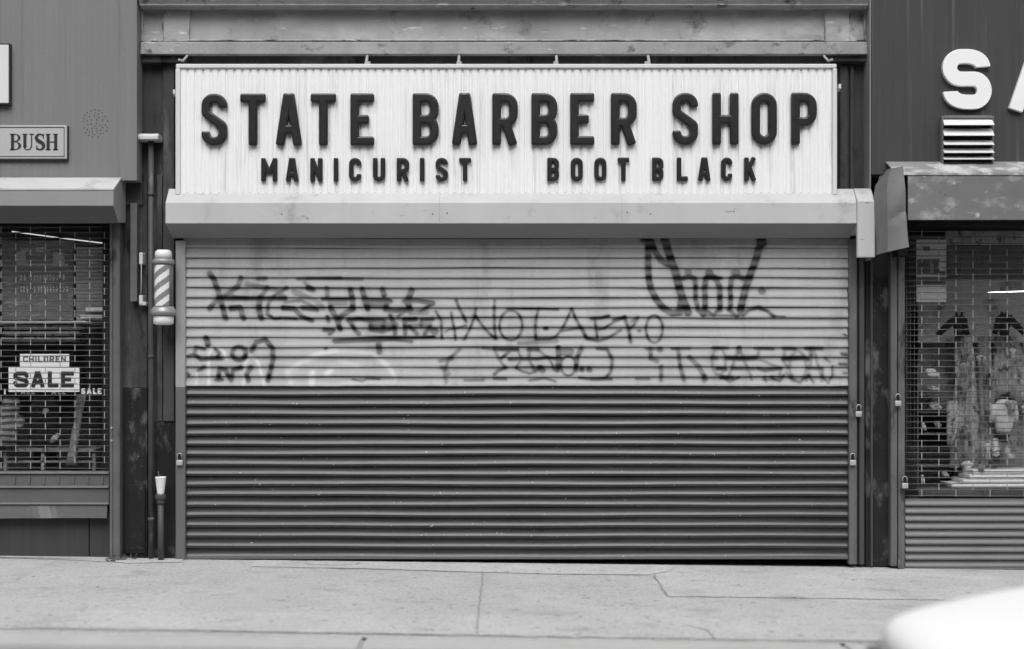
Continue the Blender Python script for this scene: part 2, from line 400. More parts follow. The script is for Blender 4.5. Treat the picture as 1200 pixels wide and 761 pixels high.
def sdf(strokes, hw, X, Y, rc0):
    dmin = np.full(X.shape, 1e9)
    for p in strokes:
        closed = p[0] == p[-1]
        for i in range(len(p) - 1):
            (ax, ay), (bx, by) = p[i], p[i + 1]
            L = math.hypot(bx - ax, by - ay)
            if L < 1e-9: continue
            ux, uy = (bx - ax) / L, (by - ay) / L
            px, py = X - (ax + bx) / 2, Y - (ay + by) / 2; rc = min(rc0, .45 * L)
            qx = np.abs(px * ux + py * uy) - L / 2 + rc; qy = np.abs(-px * uy + py * ux) - hw + rc
            dd = np.hypot(np.maximum(qx, 0), np.maximum(qy, 0)) + np.minimum(np.maximum(qx, qy), 0) - rc
            dmin = np.minimum(dmin, dd)
        cl = [0]
        for (ax, ay), (bx, by) in zip(p, p[1:]): cl.append(cl[-1] + math.hypot(bx - ax, by - ay))
        def beyond(e0, e1):
            L = math.hypot(e0[0] - e1[0], e0[1] - e1[1]); return ((X - e0[0]) * (e0[0] - e1[0]) + (Y - e0[1]) * (e0[1] - e1[1])) / L
        for i in range(len(p)):
            if closed or 0 < i < len(p) - 1:
                c_ = np.hypot(X - p[i][0], Y - p[i][1]) - hw
                if not closed and cl[i] < hw * 1.2: c_ = np.maximum(c_, beyond(p[0], p[1]))
                if not closed and cl[-1] - cl[i] < hw * 1.2: c_ = np.maximum(c_, beyond(p[-1], p[-2]))
                dmin = np.minimum(dmin, c_)
    return dmin
def contours(F, x0, y0, c, lev):
    """marching squares: closed loops of points where F == lev"""
    G = F - lev; ny, nx = G.shape; nxt = {}
    G = np.where(np.abs(G) < 1e-12, 1e-12, G)
    def pt(i, j, k):
        if k == 0: a, b, A, Bq = (i, j), (i + 1, j), G[j, i], G[j, i + 1]
        else: a, b, A, Bq = (i, j), (i, j + 1), G[j, i], G[j + 1, i]
        f = A / (A - Bq); return (x0 + c * (a[0] + f * (b[0] - a[0])), y0 + c * (a[1] + f * (b[1] - a[1])))
    ins = G < 0
    cells = np.argwhere((ins[:-1, :-1] != ins[1:, :-1]) | (ins[:-1, :-1] != ins[:-1, 1:]) | (ins[:-1, :-1] != ins[1:, 1:]))
    for j, i in cells:
        e = {'b': (i, j, 0), 't': (i, j + 1, 0), 'l': (i, j, 1), 'r': (i + 1, j, 1)}
        k = ins[j, i] * 1 + ins[j, i + 1] * 2 + ins[j + 1, i + 1] * 4 + ins[j + 1, i] * 8
        tb = {1: ['lb'], 2: ['br'], 3: ['lr'], 4: ['rt'], 5: ['lb', 'rt'], 6: ['bt'], 7: ['lt'], 8: ['tl'], 9: ['tb'], 10: ['br', 'tl'], 11: ['tr'], 12: ['rl'], 13: ['rb'], 14: ['bl']}[int(k)]
        for s in tb: nxt[e[s[0]]] = e[s[1]]
    loops = []
    while nxt:
        st = next(iter(nxt)); k = st; lp = []
        while k in nxt:
            lp.append(pt(*k)); k = nxt.pop(k)
        if len(lp) > 5: loops.append(lp)
    return loops
def simplify(lp, tol):
    def rdp(a):
        if len(a) < 3: return a
        (x0, y0), (x1, y1) = a[0], a[-1]; L = math.hypot(x1 - x0, y1 - y0) or 1e-9
        ds = [abs((x1 - x0) * (y0 - y) - (x0 - x) * (y1 - y0)) / L if L > 1e-8 else math.hypot(x - x0, y - y0) for x, y in a[1:-1]]
        k = max(range(len(ds)), key=ds.__getitem__)
        if ds[k] < tol: return [a[0], a[-1]]
        return rdp(a[:k + 2])[:-1] + rdp(a[k + 1:])
    h = len(lp) // 2
    return rdp(lp[:h + 1])[:-1] + rdp(lp[h:] + lp[:1])[:-1]
def solid(loops, x, y, z, depth, bev, res=3):
    """outline loops (in the x-z plane) -> mesh; the back sits at y, the front at y - depth"""
    cu = bpy.data.curves.new('tmp', 'CURVE'); cu.dimensions = '2D'; cu.fill_mode = 'BOTH'
    cu.extrude = max((depth - 2 * bev) / 2, 1e-4) if bev else depth / 2; cu.bevel_depth = bev; cu.bevel_resolution = res
    for lp in loops:
        sp = cu.splines.new('POLY'); sp.points.add(len(lp) - 1); sp.use_cyclic_u = True
        for p, (a, b) in zip(sp.points, lp): p.co = (a, b, 0, 1)
    ob = bpy.data.objects.new('tmp', cu); COL.objects.link(ob)
    dg = bpy.context.evaluated_depsgraph_get()
    me = bpy.data.meshes.new_from_object(ob.evaluated_get(dg))
    bpy.data.objects.remove(ob); bpy.data.curves.remove(cu)
    bm = bmesh.new(); bm.from_mesh(me); bpy.data.meshes.remove(me)
    bmesh.ops.transform(bm, matrix=Matrix.Translation((x, y - depth / 2, z)) @ Matrix.Rotation(R(90), 4, 'X'), verts=bm.verts)
    return bm
def stroke_solid(strokes, w, h, t, x, y, z, depth, bev, rc, res=70):
    c = h / res; pad = t
    X, Yg = np.meshgrid(np.arange(-pad, w + pad, c), np.arange(-pad, h + pad, c))
    F = sdf(strokes, t / 2, X, Yg, rc)
    lps = [simplify(l, c * .08) for l in contours(F, -pad, -pad, c, -bev)]
    return solid(lps, x, y, z, depth, bev)
def letter(ch, px0, px1, py0, py1, tpx, Y, depth, bevf=.45, rcf=.5, res=70):
    """a letter standing on the plane Y, its front spanning those pixels"""
    Yf = Y - depth * .6; k = S * (D + Yf) / D
    w, h, t = (px1 - px0) * k, (py1 - py0) * k, tpx * k
    return stroke_solid(glyph(ch, w, h, t), w, h, t, fx(px0, Yf), Y, fz(py1, Yf), depth, bevf * t / 2, rcf * t / 2, res)
def add_letter(name, material, parent, *a, **k):
    mb = MB(); mb.add(letter(*a, **k)); return mb.build(name, material, parent, 40)

# ================================================================== SETTING
def sheet(name, poly, z, material, parent=None, grid=None):
    mb = MB()
    t = bmesh.new(); vs = [t.verts.new((x, y, ground(x) + z)) for x, y in poly]; f = t.faces.new(vs)
    if f.normal.z < 0: f.normal_flip()
    mb.add(t); return mb.build(name, material, parent)
KB = -3.06            # where the pavement meets the kerb stones
mb = MB()
t = bmesh.new()
xs = np.linspace(-40, 40, 161)
rows = [[t.verts.new((x, y, ground(x))) for x in xs] for y in (KB, -2, -1, .9)]
for a, b in zip(rows, rows[1:]):
    for i in range(len(xs) - 1): t.faces.new((a[i], a[i + 1], b[i + 1], b[i]))
mb.add(t); walk = tag(mb.build('sidewalk', 'walk'), 'grey worn concrete pavement in front of the shops', 'pavement', kind='structure')
def rag(pts, amp=.012, step=.06):
    o = []
    for (x0, y0), (x1, y1) in zip(pts, pts[1:] + pts[:1]):
        n = max(1, int(math.hypot(x1 - x0, y1 - y0) / step))
        for i in range(n):
            f = i / n; o.append((x0 + (x1 - x0) * f + random.uniform(-amp, amp), y0 + (y1 - y0) * f + random.uniform(-amp, amp)))
    return o
def gy(py):  # depth on the pavement (about level) of a photograph row
    return -D * (1 - (660 - 434) / (py - 434))
def gp(px, py): Y = gy(py); return (fx(px, Y), Y)
sheet('concrete_apron', rag([(fx(300), -.03), gp(296, 668), gp(430, 669), gp(560, 671.5), gp(660, 672.5), gp(760, 672), gp(782, 668), (fx(790), -.03)], .010), .004, 'walk_light', walk)
sheet('concrete_apron', rag([(fx(-300), -.02), gp(-300, 658), gp(0, 662), gp(90, 663), gp(150, 666), gp(215, 664), (fx(215), -.02)], .015), .004, 'walk_light', walk)
sheet('concrete_patch', rag([gp(766, 672), gp(782, 668.5), gp(800, 664), gp(1030, 664), gp(1160, 668), gp(1187, 681), gp(1180, 697), gp(960, 697), gp(782, 697)], .012), .004, 'walk_patch', walk)
sheet('concrete_band', rag([gp(-700, 721), gp(2000, 723), gp(2000, 747.5), gp(-700, 744.0)], .010, .2), .004, 'walk_patch', walk)
# joints and cracks: dark lines, thin real sheets
def crack(name, pts, wd, z=.008, jit=.008):
    P = []
    for (x0, y0), (x1, y1) in zip(pts, pts[1:]):
        n = max(2, int(math.hypot(x1 - x0, y1 - y0) / .04))
        P += [(x0 + (x1 - x0) * i / n, y0 + (y1 - y0) * i / n) for i in range(n)]
    P.append(pts[-1]); A, B = [], []
    for i, (x, y) in enumerate(P):
        a = Vector(P[min(i + 1, len(P) - 1)]) - Vector(P[max(i - 1, 0)]); a.normalize()
        ww = .5 * wd * random.uniform(.45, 1.2); jx, jy = random.uniform(-jit, jit), random.uniform(-jit, jit)
        A.append((x + jx - a.y * ww / 2, y + jy + a.x * ww / 2)); B.append((x + jx + a.y * ww / 2, y + jy - a.x * ww / 2))
    t = bmesh.new()
    a = [t.verts.new((x, y, ground(x) + z)) for x, y in A]; b = [t.verts.new((x, y, ground(x) + z)) for x, y in B]
    for i in range(len(a) - 1): t.faces.new((a[i], b[i], b[i + 1], a[i + 1]))
    bmesh.ops.recalc_face_normals(t, faces=t.faces[:])
    mb = MB(); mb.add(t); return mb.build(name, 'joint', walk)
crack('slab_joint', [gp(566, 671), gp(563, 697), gp(559, 745)], .016)
crack('slab_joint', [gp(-60, 659), gp(-420, 745)], .014)
crack('slab_joint', [gp(1290, 680), gp(1600, 745)], .014)
crack('crack', [gp(356, 664.5), gp(385, 666), gp(418, 664.5), gp(421, 662)], .03)
crack('crack', [gp(296, 669), gp(430, 669.5), gp(560, 672), gp(660, 673), gp(762, 672.5), gp(782, 668)], .014)
crack('crack', [gp(766, 673), gp(774, 683), gp(782, 697)], .016)
crack('crack', [gp(800, 730), gp(830, 737), gp(838, 747)], .02)
crack('crack', [gp(12, 743), gp(120, 743.5), gp(330, 745), gp(700, 747), gp(1100, 748.5)], .03, jit=.012)
# kerb stones, road, the far side
mb = MB()
for i in range(-14, 15):
    x0 = i * 2.6 - .8; x1 = x0 + 2.594
    t = bmesh.new(); bmesh.ops.create_cube(t, size=1)
    for v in t.verts:
        x = (x0 + x1) / 2 + v.co.x * (x1 - x0)
        v.co = Vector((x, KB - .16 + v.co.y * .315, ground(x) - .16 + v.co.z * .325))
    bmesh.ops.bevel(t, geom=t.edges[:], offset=.012, segments=2, affect='EDGES')
    mb.add(t)
tag(mb.build('kerb', 'kerb'), 'row of grey kerb stones at the pavement edge', 'kerb', kind='structure')
mb = MB(); t = bmesh.new()
q = [t.verts.new((x, y, ground(x) - .15)) for x, y in ((-120, -16), (120, -16), (120, KB - .1), (-120, KB - .1))]; t.faces.new(q); mb.add(t)
tag(mb.build('road', 'asphalt'), 'dark asphalt road between the pavements', 'road', kind='structure')
mb = MB(); t = bmesh.new()
q = [t.verts.new((x, y, ground(x) - .02)) for x, y in ((-120, -60), (120, -60), (120, -15.95), (-120, -15.95))]; t.faces.new(q); mb.add(t)
tag(mb.build('far_sidewalk', 'walk'), 'concrete pavement on the far side of the road', 'pavement', kind='structure')

# ================================================================== BARBER SHOP BUILDING (iron shopfront)
bld = thing('shopfront_building', (0, 0, 0), 'old building with a grimy cast iron shopfront framing the barber shop', 'building')
mb = MB()
bpx(mb, 163, 1017, -360, 64, .16, 5, 0)
bpx(mb, 120, 207, 64, 663, .10, 5, 0); bpx(mb, 994, 1065, 64, 668, .10, 5, 0)
bpx(mb, 207, 994, 64, 90, .16, 5, 0)
mb.build('wall', 'recess', bld)
mb = MB(); bpx(mb, 200, 1000, 60, 690, 1.2, 1.3, 0)
mb.build('inner_wall', 'black', bld)
# upper storey: brick wall above the cornice, out of the picture
mb = MB(); mb.box(fx(163), fx(1017), -.02, .15, fz(-22), fz(-360), .0)
mb.build('upper_wall', 'brick_far', bld)
# cornice moulding across the top
mb = MB()
z0 = fz(8, -.12)
mb.prism_x([(.15, z0), (-.07, z0), (-.115, z0 + .010), (-.115, z0 + .022), (-.135, z0 + .05), (-.14, z0 + .11), (-.14, z0 + .17), (.15, z0 + .18)], fx(163, -.12), fx(1018, -.12), .003)
mb.build('cornice', 'ledge_iron', bld)
# frieze: frame with sunk panels
mb = MB()
Yf = -.018
mb.box(fx(163, Yf), fx(1018, Yf), 0, .14, fz(52), fz(5), 0)                # back of the panels
fz_back = mb.build('frieze', 'fascia_iron', bld)
mb = MB()
for a, b in ((163, 166), (191, 221), (967.5, 996), (1014, 1018)):
    bpx(mb, a, b, 8.5, 49, Yf, -.002, .006)
bpx(mb, 163, 1018, 6, 9.0, Yf - .012, -.002, .004)
for (ax, ay, bx, by) in ((183, 8.5, 192, 17), (183, 49, 192, 40)):
    mb.prism_y([(fx(ax), fz(ay)), (fx(bx), fz(ay)), (fx(bx), fz(by))], Yf - .001, -.003)
for (ax, ay, bx, by) in ((1004, 8.5, 995, 17), (1004, 49, 995, 40)):
    mb.prism_y([(fx(ax), fz(ay)), (fx(bx), fz(ay)), (fx(bx), fz(by))], Yf - .001, -.003)
mb.build('frieze_frame', 'fascia_iron', bld)
mb = MB()
for a, b in ((166, 167), (190, 191), (220.2, 221.6), (967, 968.3), (995.4, 996.6), (1013, 1014)): bpx(mb, a, b, 10, 48, Yf - .008, .001, .002)
for a, b in ((176, 183.5), (221.6, 967), (1004, 1013)):
    bpx(mb, a, b, 46.6, 48, Yf - .008, .001, .002); bpx(mb, a, b, 9.2, 10.2, Yf - .008, .001, .002)
mb.build('frieze_bead', 'bead_iron', bld)
mb = MB()
z1, z2 = fz(48.5, -.09), fz(61, -.12)
mb.prism_x([(0, z1 + .012), (-.03, z1 + .010), (-.06, z1 - .004), (-.07, z2), (-.07, z2 - .006), (0, z2 - .006)], fx(163, -.1), fx(1018, -.1), .003)
mb.build('ledge', 'ledge_iron', bld)
mb = MB()
bpx(mb, 163, 1018, 63, 74.5, .02, .15, .004)
bpx(mb, 163, 218, 63.5, 73.5, -.03, .019, .004); bpx(mb, 968, 1018, 63.5, 72, -.03, .019, .004)
mb.build('lintel', 'dark_iron', bld)
# pilasters
mb = MB()
bpx(mb, 160, 206, 75, 660, .06, .12, .003)
bpx(mb, 191, 204, 75, 494, .03, .07, .004)
bpx(mb, 163, 167, 75, 300, .04, .07, .004)
bpx(mb, 183.5, 190, 205, 494, .035, .07, .004)
p1 = mb.build('pilaster', 'dark_iron', bld)
mb = MB(); bpx(mb, 181, 207, 494, 658, .045, .099, .004); mb.build('plinth', 'grime_iron', bld)
mb = MB()
bpx(mb, 980, 1018, 73, 225, .06, .12, .003)
bpx(mb, 984, 994, 76, 225, .03, .07, .006); bpx(mb, 996.5, 1001, 76, 225, .03, .07, .004)
bpx(mb, 1004, 1046, 225, 664, .06, .12, .003)
mb.build('pilaster', 'dark_iron', bld)
mb = MB()
bpx(mb, 1014, 1022, 290, 664, .01, .058, .004)
bpx(mb, 1022.5, 1044, 330, 664, .02, .058, .004)
mb.build('plinth', 'grime_iron', bld)
mb = MB(); bpx(mb, 1020.3, 1023, 300, 664, -.005, .009, .002); mb.build('edge_strip', 'channel', bld)
mb = MB(); bpx(mb, 140, 172.5, 455, 660, .03, .099, .004); bpx(mb, 146, 170, 568, 649, .018, .029, .003); mb.build('plinth', 'grime_iron', bld)
mb = MB(); bpx(mb, 141, 172.5, 212, 455, .045, .099, .004)
bpx(mb, 144, 145.5, 330, 492, .036, .044, .001); bpx(mb, 139.5, 143, 235, 650, .028, .05, .003)
mb.build('pilaster', 'dark_iron', bld)

# ================================================================== SIGN
sg = thing('shop_sign', (0, 0, fz(222, -.16)), 'white ribbed signboard with raised black lettering over the barber shop shutter', 'sign')
Yp = -.155
mb = MB(); t = bmesh.new()
xl, xr, zt, zb = fx(210, Yp), fx(977.5, Yp), fz(79.5, Yp), fz(229, Yp)
cols = []
pitch = .0590; n = int((xr - xl) / pitch) + 1; x = xl
while x < xr:      # folded ribs: a flat pan, then a raised rounded rib
    for dx, dy in ((0, 0), (.16, -.001), (.22, -.007), (.30, -.010), (.82, -.010), (.92, -.007), (.96, -.001)):
        xx = x + dx * pitch
        if xx < xr: cols.append((xx, Yp + dy + random.uniform(-.0008, .0008)))
    x += pitch * random.uniform(.97, 1.03)
cols.append((xr, Yp))
zs = [zb, (zb + zt) / 2, zt]
g = [[t.verts.new((a, b, z)) for a, b in cols] for z in zs]
for r0, r1 in zip(g, g[1:]):
    for i in range(len(cols) - 1): t.faces.new((r0[i], r0[i + 1], r1[i + 1], r1[i]))
mb.add(t); mb.build('ribbed_panel', 'sign_white', sg, 60)
mb = MB(); mb.box(xl - .015, xr + .015, Yp + .006, .0, zb, zt + .015, .003); mb.build('cabinet', 'frame_white', sg)
mb = MB()
bpx(mb, 206, 980.5, 75, 80, -.18, -.145, .005)
bpx(mb, 205.5, 211, 80.2, 228.5, -.18, -.145, .005); bpx(mb, 976, 981, 80.2, 228.5, -.18, -.145, .005)
mb.build('sign_frame', 'frame_white', sg)
for a, b in ((202.5, 108), (982.8, 101.5)):
    mb = MB(); bpx(mb, a, a + 3, b - 3, b + 2.6, -.14, -.02, .003); bpx(mb, a + (-.6 if a > 600 else 1), a + (2 if a > 600 else 3.6), b + 3, b + 5, -.12, -.02, .002); mb.build('mounting_clip', 'frame_white', sg)
for px in (431, 538, 651.5, 758.5):
    mb = MB()
    mb.tube([(fx(px), -.165, fz(76.5, -.165)), (fx(px) + .002, -.09, fz(70, -.09)), (fx(px), -.03, fz(62.5, -.03))], .011, 8)
    bpx(mb, px - 3, px + 3, 72, 76, -.15, -.12, .003)
    mb.build('stay_rod', 'stay_grey', sg)
for px, s in ((213, 1), (972, -1)):
    mb = MB()
    mb.tube([(fx(px + s * 2), -.15, fz(75)), (fx(px + s * 5), -.11, fz(71.5, -.11)), (fx(px + s * 8), -.07, fz(67, -.07)), (fx(px + s * 9.5), -.04, fz(62, -.04))], .009, 8)
    mb.build('stay_rod', 'stay_grey', sg)
big = [('S', 236, 266.5), ('T', 281.5, 311.5), ('A', 321.5, 355.5), ('T', 364, 394), ('E', 410.5, 438.7),
       ('B', 483.5, 514.3), ('A', 528, 561), ('R', 576.8, 607), ('B', 622.6, 653.3), ('E', 668, 696.5), ('R', 715.8, 746.3),
       ('S', 787.8, 818.2), ('H', 834.5, 865.5), ('O', 880.3, 910.5), ('P', 927, 957.3)]
for ch, a, b in big:
    dy = -1.2 * (a - 236) / 700
    add_letter('letter', 'letter_black', sg, ch, a, b, 110 + dy, 171 + dy, 10.5, Yp - .008, .040, bevf=.40, rcf=.5, res=80)
small = [('M', 306, 325), ('A', 334, 350.7), ('N', 363.6, 378), ('I', 390.5, 397), ('C', 409, 423.5), ('U', 437, 451.5), ('R', 465, 479.5), ('I', 491.6, 497.8), ('S', 510.4, 525), ('T', 538, 552.2),
         ('B', 641.3, 655.2), ('O', 668.8, 683), ('O', 696.3, 710.7), ('T', 723.8, 737.3), ('B', 764, 777.6), ('L', 793, 806.2), ('A', 817, 833.5), ('C', 845, 858.2), ('K', 872, 886.5)]
for ch, a, b in small:
    dy = -.8 * (a - 306) / 600
    add_letter('letter', 'letter_black', sg, ch, a, b, 185.4 + dy, 213 + dy, 5.5, Yp - .008, .028, bevf=.40, rcf=.5, res=56)

# ================================================================== ROLLER SHUTTER
sh = thing('roller_shutter', (0, 0, fz(657)), 'wide closed roller shutter, graffiti on pale upper half and dark lower half', 'roller shutter')
# --- spray paint: strokes traced in photograph pixels -> a paint mask on the slats
dark, white = [], []
def T(ox, oy, sc):
    def f(pts, wd, a=.8, dst=None):
        (dark if dst is None else dst).append(([(ox + x / sc, oy + y / sc) for x, y in pts], wd / sc, a))
    return f
def ell(cx, cy, rx, ry, a0=0, a1=360, n=20): return arc(cx, cy, rx, ry, a0, a1, n)
a = T(210, 300, 4.758)
a([(170, 100), (195, 135), (218, 200), (240, 280), (260, 350)], 28, .85); a([(345, 125), (330, 170), (270, 215), (200, 260), (170, 295)], 26, .7)
a([(215, 240), (330, 240), (470, 240), (590, 240)], 24, .8); a([(290, 295), (340, 290), (360, 350)], 28, .85); a([(440, 130), (480, 128)], 22, .4)
a([(450, 240), (445, 300), (460, 350)], 30, .85); a([(600, 180), (540, 215), (500, 260), (490, 320), (530, 350), (570, 345)], 18, .75)
a([(580, 290), (640, 295), (690, 340), (740, 360)], 24, .8); a([(590, 345), (650, 348)], 18, .7); a([(690, 290), (770, 300)], 22, .7); a([(720, 180), (745, 190)], 28, .65)
a([(660, 132), (900, 126)], 14, .55); a([(700, 150), (740, 185)], 14, .35); a([(380, 240), (300, 225)], 14, .5); a([(380, 160), (540, 190), (590, 235)], 24, .16); a([(640, 200), (760, 250), (800, 290)], 26, .14); a([(590, 260), (680, 250), (760, 290)], 18, .35); a([(490, 180), (450, 240)], 24, .4)
a([(150, 460), (162, 492)], 30, .95); a([(140, 522), (95, 510), (85, 550), (120, 580), (190, 575), (235, 575)], 20, .8); a([(140, 622), (110, 640)], 20, .8)
a(ell(335, 545, 38, 38), 24, .95); a([(200, 520), (225, 545), (215, 570)], 18, .7)
a([(405, 530), (430, 480), (480, 465), (520, 510), (525, 570), (510, 640), (495, 695)], 25, .9); a([(220, 690), (225, 630), (260, 640), (290, 695), (300, 640), (345, 625)], 24, .9)
a([(400, 625), (375, 660), (385, 695)], 26, .9); a([(205, 692), (240, 692)], 18, .8); a([(50, 560), (70, 555)], 16, .5)
a([(45, 655), (55, 665)], 18, .7)
for p, wd, al in (([(100, 660), (95, 720)], 12, .6), ([(165, 715), (165, 560), (180, 520), (220, 510), (250, 540), (265, 575)], 12, .8), ([(360, 720), (370, 600), (395, 560), (440, 590), (465, 680), (475, 720)], 13, .75),
                  ([(625, 705), (605, 645), (680, 590), (760, 555), (880, 527)], 24, .5), ([(740, 700), (745, 650)], 24, .5), ([(820, 660), (850, 640)], 24, .5), ([(30, 720), (900, 718)], 10, .35)):
    a(p, wd, al, white)
b = T(360, 320, 5.437)
for p, wd, al in (([(0, 560), (60, 522), (150, 498), (300, 498), (420, 512)], 20, .4), ([(440, 530), (480, 560), (530, 610), (560, 670)], 24, .6), ([(30, 700), (30, 650)], 34, .5), ([(130, 645), (150, 622)], 26, .5),
                  ([(210, 560), (320, 585)], 22, .35), ([(150, 600), (330, 600)], 20, .3), ([(230, 700), (560, 690)], 18, .4)):
    b(p, wd, al, white)
b([(100, 168), (200, 168), (290, 168)], 28, .95); b([(125, 100), (130, 160)], 26, .45); b([(275, 110), (290, 165), (290, 230)], 32, .95); b([(150, 225), (190, 290), (210, 355)], 32, .95)
b([(290, 230), (220, 270), (200, 300)], 30, .9); b([(130, 280), (135, 305)], 24, .8); b([(110, 360), (165, 365), (145, 380)], 28, .9); b([(260, 300), (330, 292), (390, 300)], 24, .95); b([(270, 300), (310, 370), (330, 385)], 26, .9)
b([(350, 105), (370, 170), (385, 230)], 32, .95); b([(360, 170), (450, 175), (530, 180)], 28, .95); b([(480, 105), (490, 140)], 32, .8); b([(510, 180), (500, 235), (560, 240), (640, 235)], 30, .95); b([(400, 300), (480, 300)], 26, .95)
b([(405, 310), (405, 360), (480, 372), (490, 310)], 26, .95); b([(530, 270), (550, 320), (560, 385)], 26, .95); b([(490, 370), (560, 350)], 22, .8); b([(640, 235), (580, 275)], 18, .6); b([(665, 110), (640, 180), (655, 235)], 36, .9)
b([(620, 180), (700, 175), (800, 190)], 28, .85); b([(620, 300), (690, 295)], 28, .95); b([(620, 300), (625, 385)], 26, .95); b([(650, 340), (700, 385)], 24, .9); b([(800, 195), (720, 245)], 20, .8); b([(800, 295), (730, 300), (725, 330)], 22, .85)
b([(780, 345), (750, 385)], 26, .85); b([(808, 370), (814, 370)], 42, .95); b([(170, 432), (240, 425), (450, 411), (660, 412), (810, 408)], 20, 1); b([(180, 440), (400, 432), (550, 425), (665, 438)], 20, 1); b([(455, 440), (460, 500)], 34, .85)
b([(115, 484), (120, 484)], 14, .8); b([(150, 190), (240, 190)], 36, .3); b([(380, 200), (500, 210)], 40, .35); b([(420, 340), (560, 330)], 40, .35); b([(640, 340), (780, 330)], 34, .25); b([(660, 250), (760, 250)], 30, .25); b([(0, 38), (350, 42)], 16, .45); b([(850, 560), (920, 545)], 26, .25); b([(860, 600), (900, 640)], 26, .22); b([(290, 675), (350, 690), (380, 670), (460, 675)], 12, .5)
c = T(510, 340, 6.316)
c([(5, 160), (45, 225), (50, 360)], 18, .85); c([(120, 170), (125, 220), (145, 300), (150, 370)], 18, .85); c([(75, 310), (100, 290), (145, 285), (230, 262)], 13, .7); c([(155, 75), (180, 140), (230, 235)], 21, .85)
c([(300, 140), (290, 200), (255, 290), (215, 370)], 19, .85); c([(300, 195), (370, 290), (445, 365)], 19, .9); c([(440, 75), (437, 140)], 16, .5); c([(437, 130), (437, 200), (440, 300), (450, 365)], 20, .9); c(ell(560, 265, 85, 110), 18, .85)
c([(540, 140), (640, 140), (770, 140), (905, 145)], 22, .85); c([(765, 140), (745, 220), (740, 300), (745, 370)], 20, .85); c([(812, 288), (826, 288)], 26, .95); c([(745, 370), (850, 365), (890, 350), (940, 290), (980, 210), (1010, 140)], 18, .8)
c([(1010, 140), (1040, 215), (1080, 290), (1120, 360), (1190, 370)], 21, .85); c([(930, 310), (1000, 295), (1080, 280)], 16, .85)
c([(440, 437), (530, 440), (610, 440)], 26, .9); c([(690, 440), (760, 440)], 28, .85); c([(560, 440), (490, 505)], 22, .75); c([(550, 515), (640, 512), (760, 512), (830, 500), (930, 515)], 26, .95); c([(520, 575), (470, 595), (440, 620)], 24, .8)
c([(600, 575), (640, 600), (700, 615), (740, 600), (780, 570)], 18, .7); c([(775, 580), (795, 590)], 40, .9); c([(830, 500), (860, 540), (880, 590)], 16, .6); c([(910, 430), (915, 510), (905, 590)], 36, .9); c(ell(985, 560, 55, 70), 16, .75)
c([(1080, 435), (1050, 500), (1040, 590)], 32, .85); c([(1083, 588), (1088, 588)], 34, .95); c([(1138, 588), (1143, 588)], 36, .95); c([(950, 455), (1000, 455)], 50, .35); c([(620, 395), (900, 380)], 26, .25)
c([(180, 440), (100, 510), (70, 600), (80, 680)], 24, .3); c([(220, 668), (360, 668)], 16, .4); c([(440, 655), (520, 660)], 24, .55); c([(700, 672), (810, 655), (890, 680)], 18, .6); c([(350, 430), (440, 440)], 14, .3); c([(610, 440), (640, 510), (600, 575)], 18, .3); c([(440, 437), (470, 510), (520, 575)], 20, .3); c([(700, 440), (690, 512), (740, 600)], 22, .35); c([(760, 440), (830, 500)], 20, .3)
e = T(640, 340, 6.316)
e([(335, 215), (400, 210), (460, 195)], 24, .85); e([(360, 220), (370, 290), (380, 370)], 18, .85); e([(380, 297), (430, 285), (500, 240), (580, 205)], 16, .8); e([(270, 290), (300, 360), (380, 382), (470, 350), (550, 300)], 20, .8); e([(500, 225), (580, 205)], 24, .7)
e([(580, 205), (610, 290), (625, 385)], 24, .9); e([(680, 205), (650, 260), (610, 300)], 20, .85); e([(685, 305), (695, 305)], 20, .6); e(ell(800, 290, 62, 100), 18, .85)
e([(380, 435), (450, 440), (490, 520), (480, 600), (440, 650), (380, 665), (320, 660), (250, 650)], 24, .65); e([(340, 662), (480, 662)], 22, .6); e([(740, 438), (800, 438)], 20, .45); e([(770, 440), (775, 510), (820, 530)], 30, .5); e([(838, 442), (846, 442)], 38, .9)
e([(850, 570), (850, 670)], 28, .4); e([(670, 660), (760, 660)], 20, .45); e([(935, 437), (1060, 433)], 22, .55); e([(975, 440), (990, 560), (1020, 670)], 28, .6); e([(1060, 500), (1130, 570), (1180, 660)], 32, .42)
h = T(820, 390, 6.316)
h([(100, 112), (200, 116)], 26, .65); h([(90, 190), (120, 192)], 26, .5); h([(290, 115), (290, 140)], 38, .65); h([(200, 190), (320, 195), (410, 190)], 28, .85); h([(410, 118), (540, 122)], 24, .5); h([(620, 118), (700, 122)], 28, .65)
h([(620, 195), (760, 187), (800, 195)], 30, .92); h([(790, 118), (900, 118)], 28, .65); h([(820, 120), (820, 165)], 26, .5); h([(130, 267), (190, 272)], 28, .9); h([(240, 267), (400, 270)], 26, .7); h([(430, 267), (480, 282), (600, 267)], 28, .9)
h([(800, 267), (900, 267)], 22, .6); h([(160, 332), (240, 337)], 28, .85); h([(170, 330), (220, 365), (290, 330)], 15, .65); h([(530, 330), (590, 360), (620, 320)], 16, .75); h([(670, 330), (740, 370), (800, 320)], 16, .65); h([(810, 320), (840, 365)], 16, .6)
h([(910, 270), (905, 320), (950, 370), (980, 320), (980, 250)], 15, .55); h([(480, 330), (490, 360)], 14, .6); h([(30, 320), (30, 360)], 26, .4); h([(930, 190), (960, 215)], 18, .4); h([(1065, 10), (1085, 20)], 16, .7); h([(1050, 155), (1085, 160)], 24, .85); h([(1035, 230), (1085, 232)], 22, .85); h([(1065, 300), (1085, 300)], 20, .7)
for pts_ in (ell(140, 215, 50, 100), [(205, 345), (290, 115), (385, 345)], [(545, 122), (440, 120), (425, 190), (600, 265), (585, 345), (470, 345)], [(715, 120), (630, 120), (620, 200), (650, 265)], ell(725, 250, 62, 110), [(790, 355), (842, 115), (905, 355)], [(640, 300), (690, 360)]):
    h(pts_, 21, .16)
